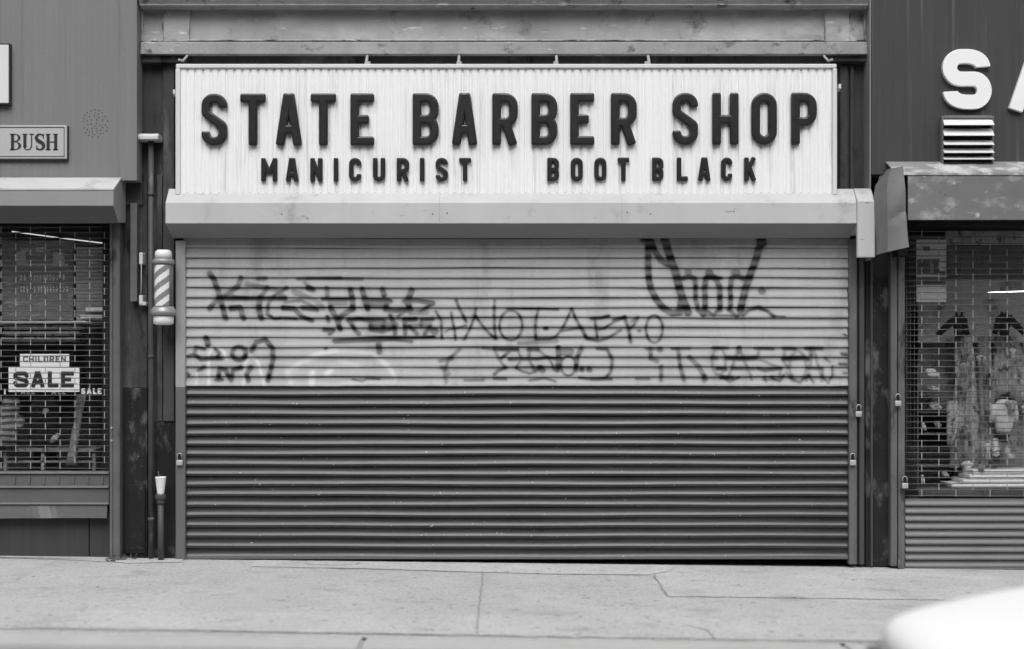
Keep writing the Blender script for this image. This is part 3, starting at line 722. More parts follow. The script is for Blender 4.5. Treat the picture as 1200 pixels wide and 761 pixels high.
k = T(740, 270, 6.667)
k([(130, 60), (130, 200), (130, 300), (135, 380), (150, 460), (190, 540), (250, 610), (320, 650), (380, 640)], 46, .92); k([(90, 80), (160, 90)], 40, .95); k([(150, 90), (190, 180), (230, 235), (280, 265)], 42, .9)
k([(255, 60), (290, 180), (340, 320), (360, 400), (380, 480), (400, 540), (440, 640)], 56, .95); k([(380, 560), (370, 640)], 38, .9); k([(400, 380), (450, 362), (495, 380), (500, 460), (500, 540), (520, 620), (560, 660)], 34, .9)
k([(570, 640), (575, 540), (570, 460), (580, 380), (610, 352), (660, 380), (690, 460), (690, 620)], 40, .92); k([(570, 620), (640, 660), (690, 610)], 26, .9); k([(590, 380), (700, 378)], 24, .9); k([(1020, 60), (970, 230), (930, 340), (890, 460), (870, 540), (850, 620)], 52, .92); k([(1010, 60), (1020, 100)], 66, .9)
k([(770, 610), (775, 540), (770, 460), (780, 380), (820, 362), (870, 380), (930, 378)], 36, .92); k([(760, 620), (820, 670), (870, 620)], 28, .9); k([(438, 330), (446, 330)], 44, .5); k([(598, 335), (615, 335)], 44, .6); k([(800, 335), (825, 335)], 44, .6); k([(1015, 475), (1025, 475)], 46, .6)
k([(870, 660), (920, 620), (990, 605), (1060, 630), (1110, 670)], 26, .9); k([(1090, 668), (1195, 674)], 12, .6); k([(570, 660), (840, 665)], 14, .6); k([(30, 690), (0, 720)], 20, .3)
def paint(strokes, X, Y, soft, ex=.32):
    A = np.zeros(X.shape)
    for pts, wd, al in strokes:
        x0, x1 = min(p[0] for p in pts) - wd * 2 - 4, max(p[0] for p in pts) + wd * 2 + 4
        y0, y1 = min(p[1] for p in pts) - wd * 2 - 4, max(p[1] for p in pts) + wd * 2 + 4
        I = np.where((X > x0) & (X < x1) & (Y > y0) & (Y < y1))[0]
        if not len(I): continue
        x, y = X[I], Y[I]; dm = np.full(len(I), 1e9)
        for (ax, ay), (bx, by) in zip(pts, pts[1:]):
            ux, uy = bx - ax, by - ay; L = ux * ux + uy * uy + 1e-9
            tt = np.clip(((x - ax) * ux + (y - ay) * uy) / L, 0, 1)
            dm = np.minimum(dm, np.hypot(x - ax - tt * ux, y - ay - tt * uy))
        f = np.clip((wd * .60 + soft - dm) / (2 * soft), 0, 1); nz = .93 + .07 * np.sin(x * .11 + y * .17 + wd)
        f = f * f * (3 - 2 * f) * np.clip(al ** ex * nz * 1.04, 0, 1)
        hl = np.clip(1 - dm / (wd * 1.15 + 2.2), 0, 1); f = np.maximum(f, .55 * al * hl * hl)
        A[I] = 1 - (1 - A[I]) * (1 - f)
    return A
edges = [280.0, 291.0]
while edges[-1] < 448: edges.append(edges[-1] + 11.6)
edges[-1] = 453.0
nl = 17; tot = 655.5 - 453.0; st = [11.55 + .75 * i / (nl - 1) for i in range(nl)]; sc_ = tot / sum(st)
for s_ in st: edges.append(edges[-1] + s_ * sc_)
#   profile of one slat from its top to its bottom: (fraction down, depth towards the street in metres)
prof = [(0, 0), (.05, .0), (.12, .0006), (.2, .0013), (.3, .0025), (.4, .0042), (.5, .0065), (.58, .0089), (.65, .0115), (.71, .0138), (.76, .0150), (.80, .0154), (.88, .0155), (.945, .0151), (.97, .012), (.985, .004), (1.0, 0)]
V, Fc, PXs, PYs, Cr = [], [], [], [], []
for i, (e0, e1) in enumerate(zip(edges, edges[1:])):
    up = e0 < 452
    xl_ = 214 + (random.uniform(0, 3) if up else random.uniform(0, 3.5)); xr_ = 998 - (random.uniform(0, 5) if random.random() < .5 else 0)
    nc = 560 if up else 90
    xs = np.linspace(xl_, xr_, nc); j0 = len(V); dj = random.uniform(-.0012, .0012); ph = random.uniform(0, 9)
    for fr, dp in prof:
        py = e0 + fr * (e1 - e0)
        for x in xs:
            wv = .0022 * math.sin(x * .013 + ph) + .0010 * math.sin(x * .05 + 2 * ph)
            V.append((fx(x), -(dp * 1.05 + dj + wv) + .004, fz(py + .42 * math.sin(x * .011 + ph * .5) + .15 * math.sin(x * .037 + ph)))); PXs.append(x); PYs.append(py); Cr.append(1 - abs(fr - .5) / .38)
    for r_ in range(len(prof) - 1):
        for q in range(nc - 1):
            v0 = j0 + r_ * nc + q; Fc.append((v0, v0 + nc, v0 + nc + 1, v0 + 1))
me = bpy.data.meshes.new('curtain')
off = Vector(sh.location)
me.from_pydata([tuple(Vector(v) - off) for v in V], [], Fc)
X, Yg, Cr = np.array(PXs), np.array(PYs), np.array(Cr)
ad = paint(dark, X, Yg, 1.5); aw = paint(white, X, Yg, 1.8, 1.25)
up = Yg < 453
ad = ad * (1 - .30 * np.clip(Cr, 0, 1)) * up          # the spray mask weakens across the middle of each slat
for nm, arr in (('spray_dark', ad), ('spray_white', aw * up)):
    at = me.attributes.new(nm, 'FLOAT', 'POINT'); at.data.foreach_set('value', arr.astype(np.float32))
me.materials.append(M['shutter'])
for p in me.polygons: p.use_smooth = True
me.set_sharp_from_angle(angle=R(50))
cur = bpy.data.objects.new('curtain', me); COL.objects.link(cur); cur.parent = sh
mb = MB(); bpx(mb, 217, 996, 652.6, 655.6, -.018, .014, .003); mb.build('bottom_bar', 'slat_grey', sh)
mb = MB(); bpx(mb, 205.5, 217, 282, 657, -.04, .055, .006); mb.build('guide_rail', 'guide_split', sh)
mb = MB(); bpx(mb, 995, 1004.5, 280, 662, -.04, .055, .006); mb.build('guide_rail', 'guide', sh)
mb = MB(); bpx(mb, 1007, 1013.2, 300, 662, -.02, .055, .005); bpx(mb, 1004.8, 1006.8, 300, 662, .01, .05, .002); mb.build('side_channel', 'channel', sh)
# hood
mb = MB(); Yh = -.235
zA, zB, zC, zD = fz(221.5, -.13), fz(238, Yh), fz(262, Yh), fz(279.5, -.03)
xh0, xh1 = fx(194, Yh), fx(1004, Yh)
prof_h = [(.0, zA), (-.13, zA), (Yh, zB), (Yh, zC), (Yh + .01, zC), (-.03, zD + .008), (.0, zD + .008)]
seams = [xh0, fx(515, Yh), fx(729, Yh), xh1]
for a_, b_ in zip(seams, seams[1:]): mb.prism_x(prof_h, a_, b_ - .0006, .0014)
hd = mb.build('hood', 'hood_white', sh)
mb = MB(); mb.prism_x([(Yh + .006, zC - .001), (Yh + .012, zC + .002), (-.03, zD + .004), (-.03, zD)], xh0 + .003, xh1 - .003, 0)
mb.build('shaded_underside', 'hood_under_shade', sh)  # thin added sheet under the hood, coloured dark to deepen the shade
mb = MB()
mb.prism_x([(.0, fz(221, -.13)), (-.13, fz(221, -.13)), (Yh - .012, fz(236, Yh)), (Yh - .012, fz(302, Yh)), (Yh + .03, fz(302, Yh)), (Yh + .03, fz(264, Yh)), (.0, fz(277, 0))], fx(1004.3, Yh), fx(1025, Yh), .005)
mb.build('end_box', 'hood_white', sh)
for px, py in ((524, 250), (507, 251), (735, 249), (762, 251), (860, 248), (330, 251)):
    mb = MB(); mb.tube([(fx(px, Yh), Yh - .003, fz(py, Yh)), (fx(px, Yh), Yh + .01, fz(py, Yh))], .006, 8); mb.build('screw', 'guide', hd)

# ================================================================== THINGS ON THE LEFT PILASTER
bp = thing('barber_pole', (fx(191.5, -.14), -.14, fz(381, -.14)), 'small barber pole with slanted white and grey stripes on the pilaster', 'barber pole')
cx, cy = fx(191.5, -.14), -.14
def lz(py): return fz(py, -.14)
kx = S * (D - .14) / D
mb = MB(); mb.lathe([(9.8 * kx, lz(303.5)), (9.9 * kx, lz(298)), (9.2 * kx, lz(295)), (7 * kx, lz(293.2)), (0.5 * kx, lz(292.6))], cx, cy, 28); mb.build('top_cap', 'pole_white', bp)
mb = MB(); mb.lathe([(11.4 * kx, lz(310.2)), (12.8 * kx, lz(308.8)), (12.8 * kx, lz(306)), (11.5 * kx, lz(303.8))], cx, cy, 28); mb.build('collar', 'pole_metal', bp)
mb = MB(); mb.lathe([(11.3 * kx, lz(360.5)), (11.3 * kx, lz(310.4))], cx, cy, 28); sh_o = mb.build('cylinder_shell', 'pole_shell', bp)
# striped drum: helical bands, a mesh with two materials
t = bmesh.new(); SG, NV = 72, 60; r_ = 9.8 * kx; zb_, zt_ = lz(359), lz(311.5); rng = []
for j in range(NV + 1):
    z = zb_ + (zt_ - zb_) * j / NV
    rng.append([t.verts.new((cx + 1.00 * r_ * math.cos(q * 2 * math.pi / SG), cy - 2.6 * kx + r_ * math.sin(q * 2 * math.pi / SG), z)) for q in range(SG)])
for j in range(NV):
    for q in range(SG):
        f = t.faces.new((rng[j][q], rng[j][(q + 1) % SG], rng[j + 1][(q + 1) % SG], rng[j + 1][q])); f.smooth = True
        th = (q + .5) / SG * 2 * math.pi; zz = (zb_ + (zt_ - zb_) * (j + .5) / NV)
        u = (zz - (th * .0458)) / (.0959)
        f.material_index = 0 if (u + .18) % 1 < .5 else 1
mb = MB(); mb.add(t); dr = mb.build('striped_drum', 'pole_white', bp); dr.data.materials.append(M['pole_grey'])
mb = MB(); mb.lathe([(12 * kx, lz(370.5)), (15.2 * kx, lz(368.6)), (15.4 * kx, lz(365.5)), (13 * kx, lz(361.5)), (11.6 * kx, lz(359.5))], cx, cy, 28); mb.build('base_flare', 'pole_metal', bp)
mb = MB(); mb.lathe([(8 * kx, lz(381)), (11.6 * kx, lz(379.5)), (12 * kx, lz(371))], cx, cy, 28); mb.build('base_cup', 'pole_white', bp)
mb = MB(); mb.box(cx - .02, cx + .02, cy + .05, .06, lz(308), lz(304), .004); mb.build('bracket', 'black', bp); mb = MB(); mb.box(cx - .02, cx + .02, cy + .05, .06, lz(370), lz(366), .004); mb.build('bracket', 'black', bp)

cp = thing('conduit_pipe', (fx(177, -.02), -.02, fz(655)), 'tall vertical pipe on the pilaster with a pale flat cap', 'pipe')
mb = MB(); mb.tube([(fx(177, -.02), -.02, fz(656)), (fx(177, -.02), -.02, fz(164))], .021, 14)
for py in (230, 420, 610): mb.tube([(fx(177, -.02), -.02, fz(py)), (fx(177, -.02), -.02, fz(py - 4))], .026, 14)
mb.build('pipe', 'conduit', cp)
mb = MB(); mb.prism_x([(-.10, fz(165, -.05)), (.05, fz(165, -.05)), (.05, fz(160, -.05)), (.02, fz(157.2, -.05)), (-.07, fz(157.2, -.05)), (-.10, fz(160, -.05))], fx(162.3, -.05), fx(187, -.05), .006)
mb.build('cap', 'pale', cp)

sp = thing('standpipe', (fx(188.5, -.08), -.08, fz(656)), 'short capped grey pipe standing on the pavement below the barber pole', 'standpipe')
mb = MB(); mb.tube([(fx(188.7, -.08), -.08, fz(657.5)), (fx(188.3, -.08), -.08, fz(586))], .0225, 16); mb.build('pipe', 'conduit', sp)
mb = MB(); sx = fx(188.3, -.08)
mb.lathe([(.026, fz(590.5, -.08)), (.031, fz(590, -.08)), (.031, fz(587, -.08)), (.028, fz(586.4, -.08)), (.036, fz(585.6, -.08)), (.042, fz(584, -.08)), (.042, fz(580.3, -.08)), (.038, fz(579.5, -.08))], sx, -.08, 20)
mb.build('coupling', 'channel', sp)
cu_ = thing('paper_cup', (sx, -.08, fz(579.4, -.08)), 'white paper cup with a straw standing on the short pipe', 'cup')
mb = MB(); mb.lathe([(.024, fz(579.4, -.08)), (.0255, fz(578.8, -.08)), (.0405, fz(560, -.08)), (.042, fz(559.6, -.08)), (.042, fz(559, -.08)), (.039, fz(559, -.08)), (.0375, fz(561, -.08)), (.001, fz(561.5, -.08))], sx, -.08, 24); mb.build('cup_body', 'paper', cu_)
mb = MB(); mb.tube([(sx + .005, -.08, fz(572, -.08)), (sx - .018, -.085, fz(552.5, -.08))], .0032, 8); mb.build('straw', 'bar_grey', cu_)

mb = MB(); bpx(mb, 152.5, 160.5, 238, 353.5, -.03, .044, .003)
for py in (245, 295, 346): mb.tube([(fx(156.5, -.03), -.034, fz(py, -.03)), (fx(156.5, -.03), -.02, fz(py, -.03))], .006, 8)
one('wall_bar', mb, 'bar_grey', (fx(156.5), 0, fz(353.5)), 'narrow grey upright board fixed beside the left shop hood', 'board')
wb = thing('cable_bracket', (fx(165, -.04), -.04, fz(358)), 'thin wire held between two small pale clips left of the barber pole', 'bracket')
for a_, b_ in ((296, 310), (346, 357)):
    mb = MB(); bpx(mb, 162.8, 167.2, a_, b_, -.05, .045, .005)
    if a_ > 300: bpx(mb, 163, 171, 354, 358, -.045, .045, .004)
    mb.build('clip', 'pale', wb)
mb = MB(); mb.tube([(fx(165.4, -.045), -.045, fz(303)), (fx(165.8, -.045), -.047, fz(330)), (fx(165.2, -.045), -.045, fz(350))], .004, 6); mb.build('wire', 'pale', wb)

# padlocks
def padlock(px, py, Y, label, tilt=0):
    r0 = thing('padlock', (fx(px, Y), Y, fz(py + 5, Y)), label, 'padlock', 'padlocks on the shutter guides')
    mb = MB(); kz = S * (D + Y) / D
    x0, z0 = fx(px, Y), fz(py, Y)
    mb.box(x0 - 3.7 * kz, x0 + 3.7 * kz, Y - .012, Y + .010, z0 - 4.6 * kz, z0 + 1.8 * kz, .007, 2); mb.build('body', 'steel', r0, 40)
    mb = MB(); w_ = 2.5 * kz
    mb.tube([(x0 - w_, Y, z0 + 1.2 * kz), (x0 - w_, Y, z0 + 7 * kz)] + [(x0 + w_ * math.cos(R(q)), Y, z0 + 7 * kz + w_ * math.sin(R(q))) for q in (150, 120, 90, 60, 30)] + [(x0 + w_, Y, z0 + 7 * kz), (x0 + w_, Y, z0 + 1.2 * kz)], .0045, 8); mb.build('shackle', 'shackle', r0)
    mb = MB(); mb.box(x0 - 1.6 * kz, x0 + 1.6 * kz, Y - .004, Y + .022, z0 + 2 * kz, z0 + 9 * kz, .002); mb.build('hasp', 'black', r0)
    return r0
padlock(210.5, 541, -.058, 'steel padlock on the guide left of the graffiti shutter')
padlock(1006.3, 484, -.058, 'upper one of two padlocks just right of the graffiti shutter')
padlock(999.3, 541, -.058, 'lower one of two padlocks just right of the graffiti shutter')
padlock(1052.3, 471.5, -.085, 'steel padlock hanging high on the guide of the clothes shop grille')
padlock(1060.5, 568, -.085, 'steel padlock low on the guide near the solid slats of the clothes shop')

# ================================================================== LEFT SHOP
ls = thing('shop_building', (fx(20), 0, 0), 'shop clad in pale grey ribbed siding with a mesh-screened window', 'building')
Ys = -.14
xs0, xs1 = -8.5, fx(160.3, Ys)
mb = MB(); t = bmesh.new(); x = xs0; cols = []
while x < xs1:
    cols += [(x, Ys), (x + .030, Ys), (x + .033, Ys + .0010), (x + .0365, Ys + .0010), (x + .0395, Ys)]; x += .0405
cols = [c_ for c_ in cols if c_[0] < xs1 - .004] + [(xs1, Ys), (xs1, 0)]
zt_, zb_ = fz(-360), fz(211.5, Ys)
a_ = [t.verts.new((x, y, zb_)) for x, y in cols]; b_ = [t.verts.new((x, y, zt_)) for x, y in cols]
for i in range(len(cols) - 1): t.faces.new((a_[i], a_[i + 1], b_[i + 1], b_[i]))
bmesh.ops.recalc_face_normals(t, faces=t.faces[:])
mb.add(t)
mb.box(xs0, xs1 - .004, Ys + .004, .3, zb_ + .001, zt_, 0)
mb.build('siding', 'siding', ls, 30)
mb = MB(); Yw = .14
mb.box(xs0, fx(130), 1.3, 1.4, -.1, fz(200), 0); mb.box(xs0, fx(130), .2, 1.3, fz(556) - .04, fz(556), 0)
mb.box(fx(131), fx(137), .08, 1.3, -.1, fz(200), 0); mb.box(xs0, xs1, .02, 4, fz(240), fz(205), 0)
mb.box(xs0 - .1, xs0, -.1, 1.4, -.1, fz(200), 0)
mb.build('interior', 'shop_back', ls)
mb = MB(); mb.box(xs0, fx(131), Yw, Yw + .006, fz(565, Yw), fz(255, Yw), 0); mb.build('window_glass', 'glass', ls)
mb = MB()
bpx(mb, -700, 104, 597, 657, .06, .12, .003); bpx(mb, 105, 131, 597, 657, .06, .12, .003)
mb.build('stall_riser', 'wood', ls)
# cluster of small drilled holes
pts = []
for _ in range(600):
    q = (random.uniform(-16, 16), random.uniform(-17, 17))
    if q[0] ** 2 / 230 + q[1] ** 2 / 270 < 1 and all((q[0] - p[0]) ** 2 + (q[1] - p[1]) ** 2 > 12 for p in pts): pts.append(q)
for q in pts:
    mb = MB(); mb.tube([(fx(112 + q[0], Ys), Ys - .0015, fz(145 + q[1], Ys)), (fx(112 + q[0], Ys), Ys + .003, fz(145 + q[1], Ys))], .0045, 6); mb.build('drilled_hole', 'black', ls)
# hood and screen of the left shop
lg = thing('roller_grille', (fx(60), 0, fz(607)), 'open steel mesh grille with white-topped hood over the children sale window', 'roller grille')
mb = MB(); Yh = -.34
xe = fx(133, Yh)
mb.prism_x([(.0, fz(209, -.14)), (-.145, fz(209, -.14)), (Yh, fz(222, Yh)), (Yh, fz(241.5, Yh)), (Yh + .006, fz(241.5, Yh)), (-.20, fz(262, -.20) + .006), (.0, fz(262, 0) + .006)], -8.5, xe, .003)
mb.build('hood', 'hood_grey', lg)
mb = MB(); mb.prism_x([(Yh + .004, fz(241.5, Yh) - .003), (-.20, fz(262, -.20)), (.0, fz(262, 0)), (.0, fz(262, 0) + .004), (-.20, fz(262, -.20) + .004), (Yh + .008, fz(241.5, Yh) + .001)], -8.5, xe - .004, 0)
mb.build('shaded_underside', 'underside_shade_grey', lg)  # added sheet below the left hood, with the shade painted in
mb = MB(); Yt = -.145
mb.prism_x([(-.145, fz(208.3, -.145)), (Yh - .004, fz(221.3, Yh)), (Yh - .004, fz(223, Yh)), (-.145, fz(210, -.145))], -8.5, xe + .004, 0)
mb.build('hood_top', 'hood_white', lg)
mb = MB(); bpx(mb, 128.5, 140.5, 262, 656, -.05, .055, .006); bpx(mb, 128.5, 131.5, 262, 656, -.062, -.051, .002)
mb.build('guide_rail', 'guide', lg)
for px, py in ((133.5, 501), (133.5, 516)):
    mb = MB(); mb.tube([(fx(px), -.07, fz(py)), (fx(px), -.05, fz(py))], .008, 8); mb.build('bolt', 'steel', lg)
def mesh_grille(x0, x1, py0, py1, dpy, dpx, ph, Y, r, lw):
    mb = MB(); lk = MB(); n = int((py1 - py0) / dpy)
    for i in range(n + 1):
        py = py0 + i * dpy
        pts = [(fx(x), Y + .002 * math.sin(x * .05 + i), fz(py + .3 * math.sin(x * .03 + i * 1.7), Y)) for x in np.linspace(x0, x1, 12)]
        mb.tube(pts, r, 6)
        if i == n: break
        x = ph + (dpx / 2 if i % 2 else 0)
        while x < x0: x += dpx
        while x < x1 - 1:
            lk.box(fx(x, Y) - lw / 2, fx(x, Y) + lw / 2, Y - r - .003, Y - r + .001, fz(py + dpy + .6, Y), fz(py - .6, Y), .001)
            x += dpx
    for f in lk.bm.faces: f.material_index = 1
    mb.add(lk.bm); return mb
mesh_grille(-120, 127.5, 266, 551, 6.58, 34.6, 1.5, 0, .0036, .0065).build('mesh', 'grille_black', lg).data.materials.append(M['link_grey'])
# a few pale lines where the mesh catches light
mb = MB()
def lapped(mb, x0, x1, pys, lip=.016):
    for a_, b_ in zip(pys, pys[1:]):
        mb.prism_x([(.01, fz(a_)), (.0, fz(a_) - .003), (-.006, fz(b_) + .016), (-lip, fz(b_) + .011), (-lip - .003, fz(b_) + .003), (-.008, fz(b_)), (.01, fz(b_))], x0, x1, .001)
mb2 = MB(); lapped(mb2, -8.5, fx(127.8), [552, 555.5, 572, 591.5]); mb2.build('lower_slats', 'slat_grey', lg)
mb2 = MB()
prof_b = []
t = bmesh.new(); xs = np.linspace(fx(-700), fx(126), 120)
top = [t.verts.new((x, -.004, fz(592))) for x in xs]; bot = []
for x in xs:
    px = 600 + x / S; bend = .012 * max(0, 1 - abs(px - 52) / 22) + (.004 * math.sin(px * .8) if 34 < px < 70 else 0)
    bot.append(t.verts.new((x, -.022 - bend, fz(607.5) + .004 * math.sin(px * .02))))
bk = [t.verts.new((v.co.x, .0, v.co.z + .002)) for v in bot]
for i in range(len(xs) - 1):
    t.faces.new((top[i], bot[i], bot[i + 1], top[i + 1])); t.faces.new((bot[i], bk[i], bk[i + 1], bot[i + 1]))
bmesh.ops.recalc_face_normals(t, faces=t.faces[:])
mb2.add(t); mb2.build('bottom_bar', 'slat_grey', lg)
for i, px in enumerate(np.arange(17, 125, 17.2)):
    mb = MB(); bpx(mb, px - .9, px + .9, 558.5, 567.5, -.016, -.004, .002); mb.build('slat_tab', 'bar_grey', lg)

# BUSH sign, blank sign
def serif_loops(px0, py1, k, glyphs): ...
bs = thing('name_sign', (fx(39, Ys), Ys, fz(186, Ys)), 'pale framed board reading BUSH on the ribbed siding', 'sign')
Yb = Ys - .03
mb = MB(); bpx(mb, -110, 78.3, 147, 186.3, Yb, Ys, .004); mb.build('board', 'signboard', bs)
mb = MB()
for a_ in ((-106, 75.5, 149.0, 150.0), (-106, 75.5, 183.2, 184.0), (74.7, 75.5, 150, 183.2)): bpx(mb, *a_, Yb - .0015, Yb, 0)
bpx(mb, -110, 79, 186.6, 188.2, Yb + .004, Ys, .002); bpx(mb, 78.6, 79.6, 147.5, 187, Yb + .004, Ys, .001)
mb.build('border_line', 'ink', bs)
k = S * (D + Yb) / D
def serif_letter(ch, px0, px1):
    """condensed didone capital: thick stems, hairline serifs"""
    mb = MB(); y0, y1 = 157, 176; th = 3.6; hl = 1.0; w_ = px1 - px0
    def bar(a, b, c_, d_): bpx(mb, a, b, c_, d_, Yb - .003, Yb, 0)
    def ring(cx0, ccy, rx, ry, a0, a1, t0, t1):
        P = arc(cx0, ccy, rx, ry, a0, a1, 18); Q = [(cx0 + (rx - (t0 + (t1 - t0) * math.sin(math.pi * i / 18))) * math.cos(R(a0 + (a1 - a0) * i / 18)), ccy + (ry - (t0 * .9)) * math.sin(R(a0 + (a1 - a0) * i / 18))) for i in range(19)]
        t = bmesh.new()
        A = [t.verts.new((fx(x, Yb), Yb - .003, fz(y, Yb))) for x, y in P]; Bq = [t.verts.new((fx(x, Yb), Yb - .003, fz(y, Yb))) for x, y in Q]
        for i in range(18): t.faces.new((A[i], A[i + 1], Bq[i + 1], Bq[i]))
        bmesh.ops.recalc_face_normals(t, faces=t.faces[:])
        for f in t.faces:
            if f.normal.y > 0: f.normal_flip()
        mb.add(t)
    if ch == 'B':
        bar(px0 + 1.3, px0 + 1.3 + th, y0, y1); bar(px0, px0 + 6, y0, y0 + hl); bar(px0, px0 + 6, y1 - hl, y1)
        ring(px0 + 5.4, y0 + 4.6, w_ - 6.2, 4.6, -90, 90, .9, 3.2); ring(px0 + 5.4, y1 - 5.0, w_ - 5.4, 5.0, -90, 90, .9, 3.4); bar(px0 + 4.9, px0 + 6, 165.5, 166.5)
    elif ch == 'U':
        bar(px0 + 1.3, px0 + 1.3 + th, y0, 171.5); bar(px0, px0 + 6.2, y0, y0 + hl); bar(px1 - 3.2, px1 - 2.0, y0, 171.5); bar(px1 - 5, px1, y0, y0 + hl)
        ring((px0 + px1 - .7) / 2, 171.0, (w_ - 3.3) / 2, 5.2, 0, 180, 1.2, 1.2); bar(px0 + 2.2, px0 + 4.9, 170.5, 173.2)
    elif ch == 'S':
        n = 26; P = []
        cxm = (px0 + px1) / 2; rx = w_ / 2 - 1.2
        path = arc(cxm, y0 + 4.9, rx, 4.4, -25, -180, 10) + [(cxm - rx * .8, y0 + 7.2), (cxm, 166.5), (cxm + rx * .8, y1 - 7.2)] + arc(cxm, y1 - 4.9, rx, 4.4, 0, 155, 10)
        t = bmesh.new(); A, Bq = [], []
        for i, (x, y) in enumerate(path):
            a2 = Vector(path[min(i + 1, len(path) - 1)]) - Vector(path[max(0, i - 1)]); a2.normalize(); f = i / (len(path) - 1)
            ww = .5 + 1.45 * math.exp(-((f - .5) / .2) ** 2) + .3
            A.append(t.verts.new((fx(x - a2.y * ww, Yb), Yb - .003, fz(y + a2.x * ww, Yb)))); Bq.append(t.verts.new((fx(x + a2.y * ww, Yb), Yb - .003, fz(y - a2.x * ww, Yb))))
        for i in range(len(A) - 1):
            f = t.faces.new((A[i], A[i + 1], Bq[i + 1], Bq[i]))
        mb.add(t)
        bar(px1 - 2.2, px1 - 1.2, y0 + .2, y0 + 5.5); bar(px0 + .9, px0 + 1.9, y1 - 5.5, y1 - .2)
    elif ch == 'H':
        bar(px0 + 1, px0 + 1 + th, y0, y1); bar(px1 - 1 - th, px1 - 1, y0, y1); bar(px0 + 4, px1 - 4, 166, 167.1)
        for q in (px0, px1 - 5.6):
            bar(q, q + 5.6, y0, y0 + hl); bar(q, q + 5.6, y1 - hl, y1)
    return mb
for ch, a_, b_ in (('B', 11.5, 25), ('U', 26, 39.5), ('S', 41.5, 52.5), ('H', 53.5, 68)):
    serif_letter(ch, a_, b_).build('letter', 'ink', bs)
ws = thing('blank_sign', (fx(-20, Ys), Ys, fz(122, Ys)), 'blank white board with a dark edge on the siding, cut off at the corner', 'sign')
mb = MB(); bpx(mb, -110, 10, 52.5, 121, Ys - .05, Ys - .018, .004); mb.build('board', 'frame_white', ws)
mb = MB(); bpx(mb, -112, 11.6, 51, 123, Ys - .046, Ys, .003); mb.build('frame', 'letter_black', ws)

# --- contents of the left window
def row_solid(rows, Y, depth, folds=0, famp=.01, nx=14):
    """a draped piece: rows of (py, px_left, px_right); pillow-shaped with vertical folds"""
    t = bmesh.new(); fr, bk = [], []
    for j, (py, a_, b_) in enumerate(rows):
        f_, g_ = [], []
        for i in range(nx + 1):
            u = i / nx; bul = math.sin(math.pi * min(max(u, .0), 1)) ** .5
            y = Y - depth * bul * .5 - famp * bul * (math.sin(u * folds * 2 * math.pi + j * .4) if folds else 0)
            f_.append(t.verts.new((fx(a_ + (b_ - a_) * u, Y), y, fz(py, Y)))); g_.append(t.verts.new((fx(a_ + (b_ - a_) * u, Y), Y + depth * .5 * bul + .002, fz(py, Y))))
        fr.append(f_); bk.append(g_)
    for L_, fl in ((fr, 0), (bk, 1)):
        for r0, r1 in zip(L_, L_[1:]):
            for i in range(nx): t.faces.new((r0[i], r0[i + 1], r1[i + 1], r1[i]))
    for r0, r1, g0, g1 in zip(fr, fr[1:], bk, bk[1:]):
        t.faces.new((r0[0], r1[0], g1[0], g0[0])); t.faces.new((r0[-1], g0[-1], g1[-1], r1[-1]))
    t.faces.new(fr[0] + bk[0][::-1]); t.faces.new(fr[-1][::-1] + bk[-1])
    bmesh.ops.recalc_face_normals(t, faces=t.faces[:])
    for f in t.faces: f.smooth = True
    return t
def card(px0, px1, py0, py1, Y): mb = MB(); bpx(mb, px0, px1, py0, py1, Y, Y + .006, .001); return mb
st_ = thing('sale_sign', (fx(51, .09), .09, fz(459.5, .09)), 'white SALE placard behind the window mesh', 'sign')
card(10, 93, 430.5, 459.5, .10).build('placard', 'paper', st_)
for ch, a_, b_ in (('S', 15.5, 33.5), ('A', 35.5, 53), ('L', 56, 68.5), ('E', 71.5, 86.5)):
    mb = MB(); mb.add(letter(ch, a_, b_, 435.5, 454, 4.7, .0995, .003, 0.01, .05, 60)); mb.build('letter', 'ink', st_)
ct_ = thing('children_sign', (fx(52, .09), .09, fz(430, .09)), 'small white placard reading CHILDREN above the SALE placard', 'sign')
card(23.3, 81, 415, 430.2, .10).build('placard', 'paper', ct_)
x = 27
for ch, w_ in (('C', 5.6), ('H', 5.6), ('I', 2), ('L', 5), ('D', 5.6), ('R', 5.6), ('E', 5), ('N', 5.6)):
    mb = MB(); mb.add(letter(ch, x, x + w_, 417.3, 424.5, 1.5, .0995, .003, 0.01, .05, 40)); mb.build('letter', 'bar_grey', ct_); x += w_ + 1.45
# white words along the glass below the placard
gl = thing('window_lettering', (fx(105, .13), .13, fz(462, .13)), 'row of small white capitals on the glass ending in SALE', 'lettering')
for ch, a_, b_ in (('S', 95, 100), ('A', 101.5, 107.5), ('L', 109, 113), ('E', 114.5, 119)):
    mb = MB(); mb.add(letter(ch, a_, b_, 455.3, 462, 1.7, .135, .003, 0.01, .05, 40)); mb.build('letter', 'letter_white', gl)
for ch, a_, b_ in (('I', 4, 7.5), ('A', 24, 30), ('L', 31.5, 35), ('L', 37, 40.5), ('A', 60, 66), ('L', 68, 71.5), ('L', 73, 76.5)):
    mb = MB(); mb.add(letter(ch, a_, b_, 455.8, 462.3, 1.7, .135, .003, 0.01, .05, 40)); mb.build('letter', 'letter_white', gl)
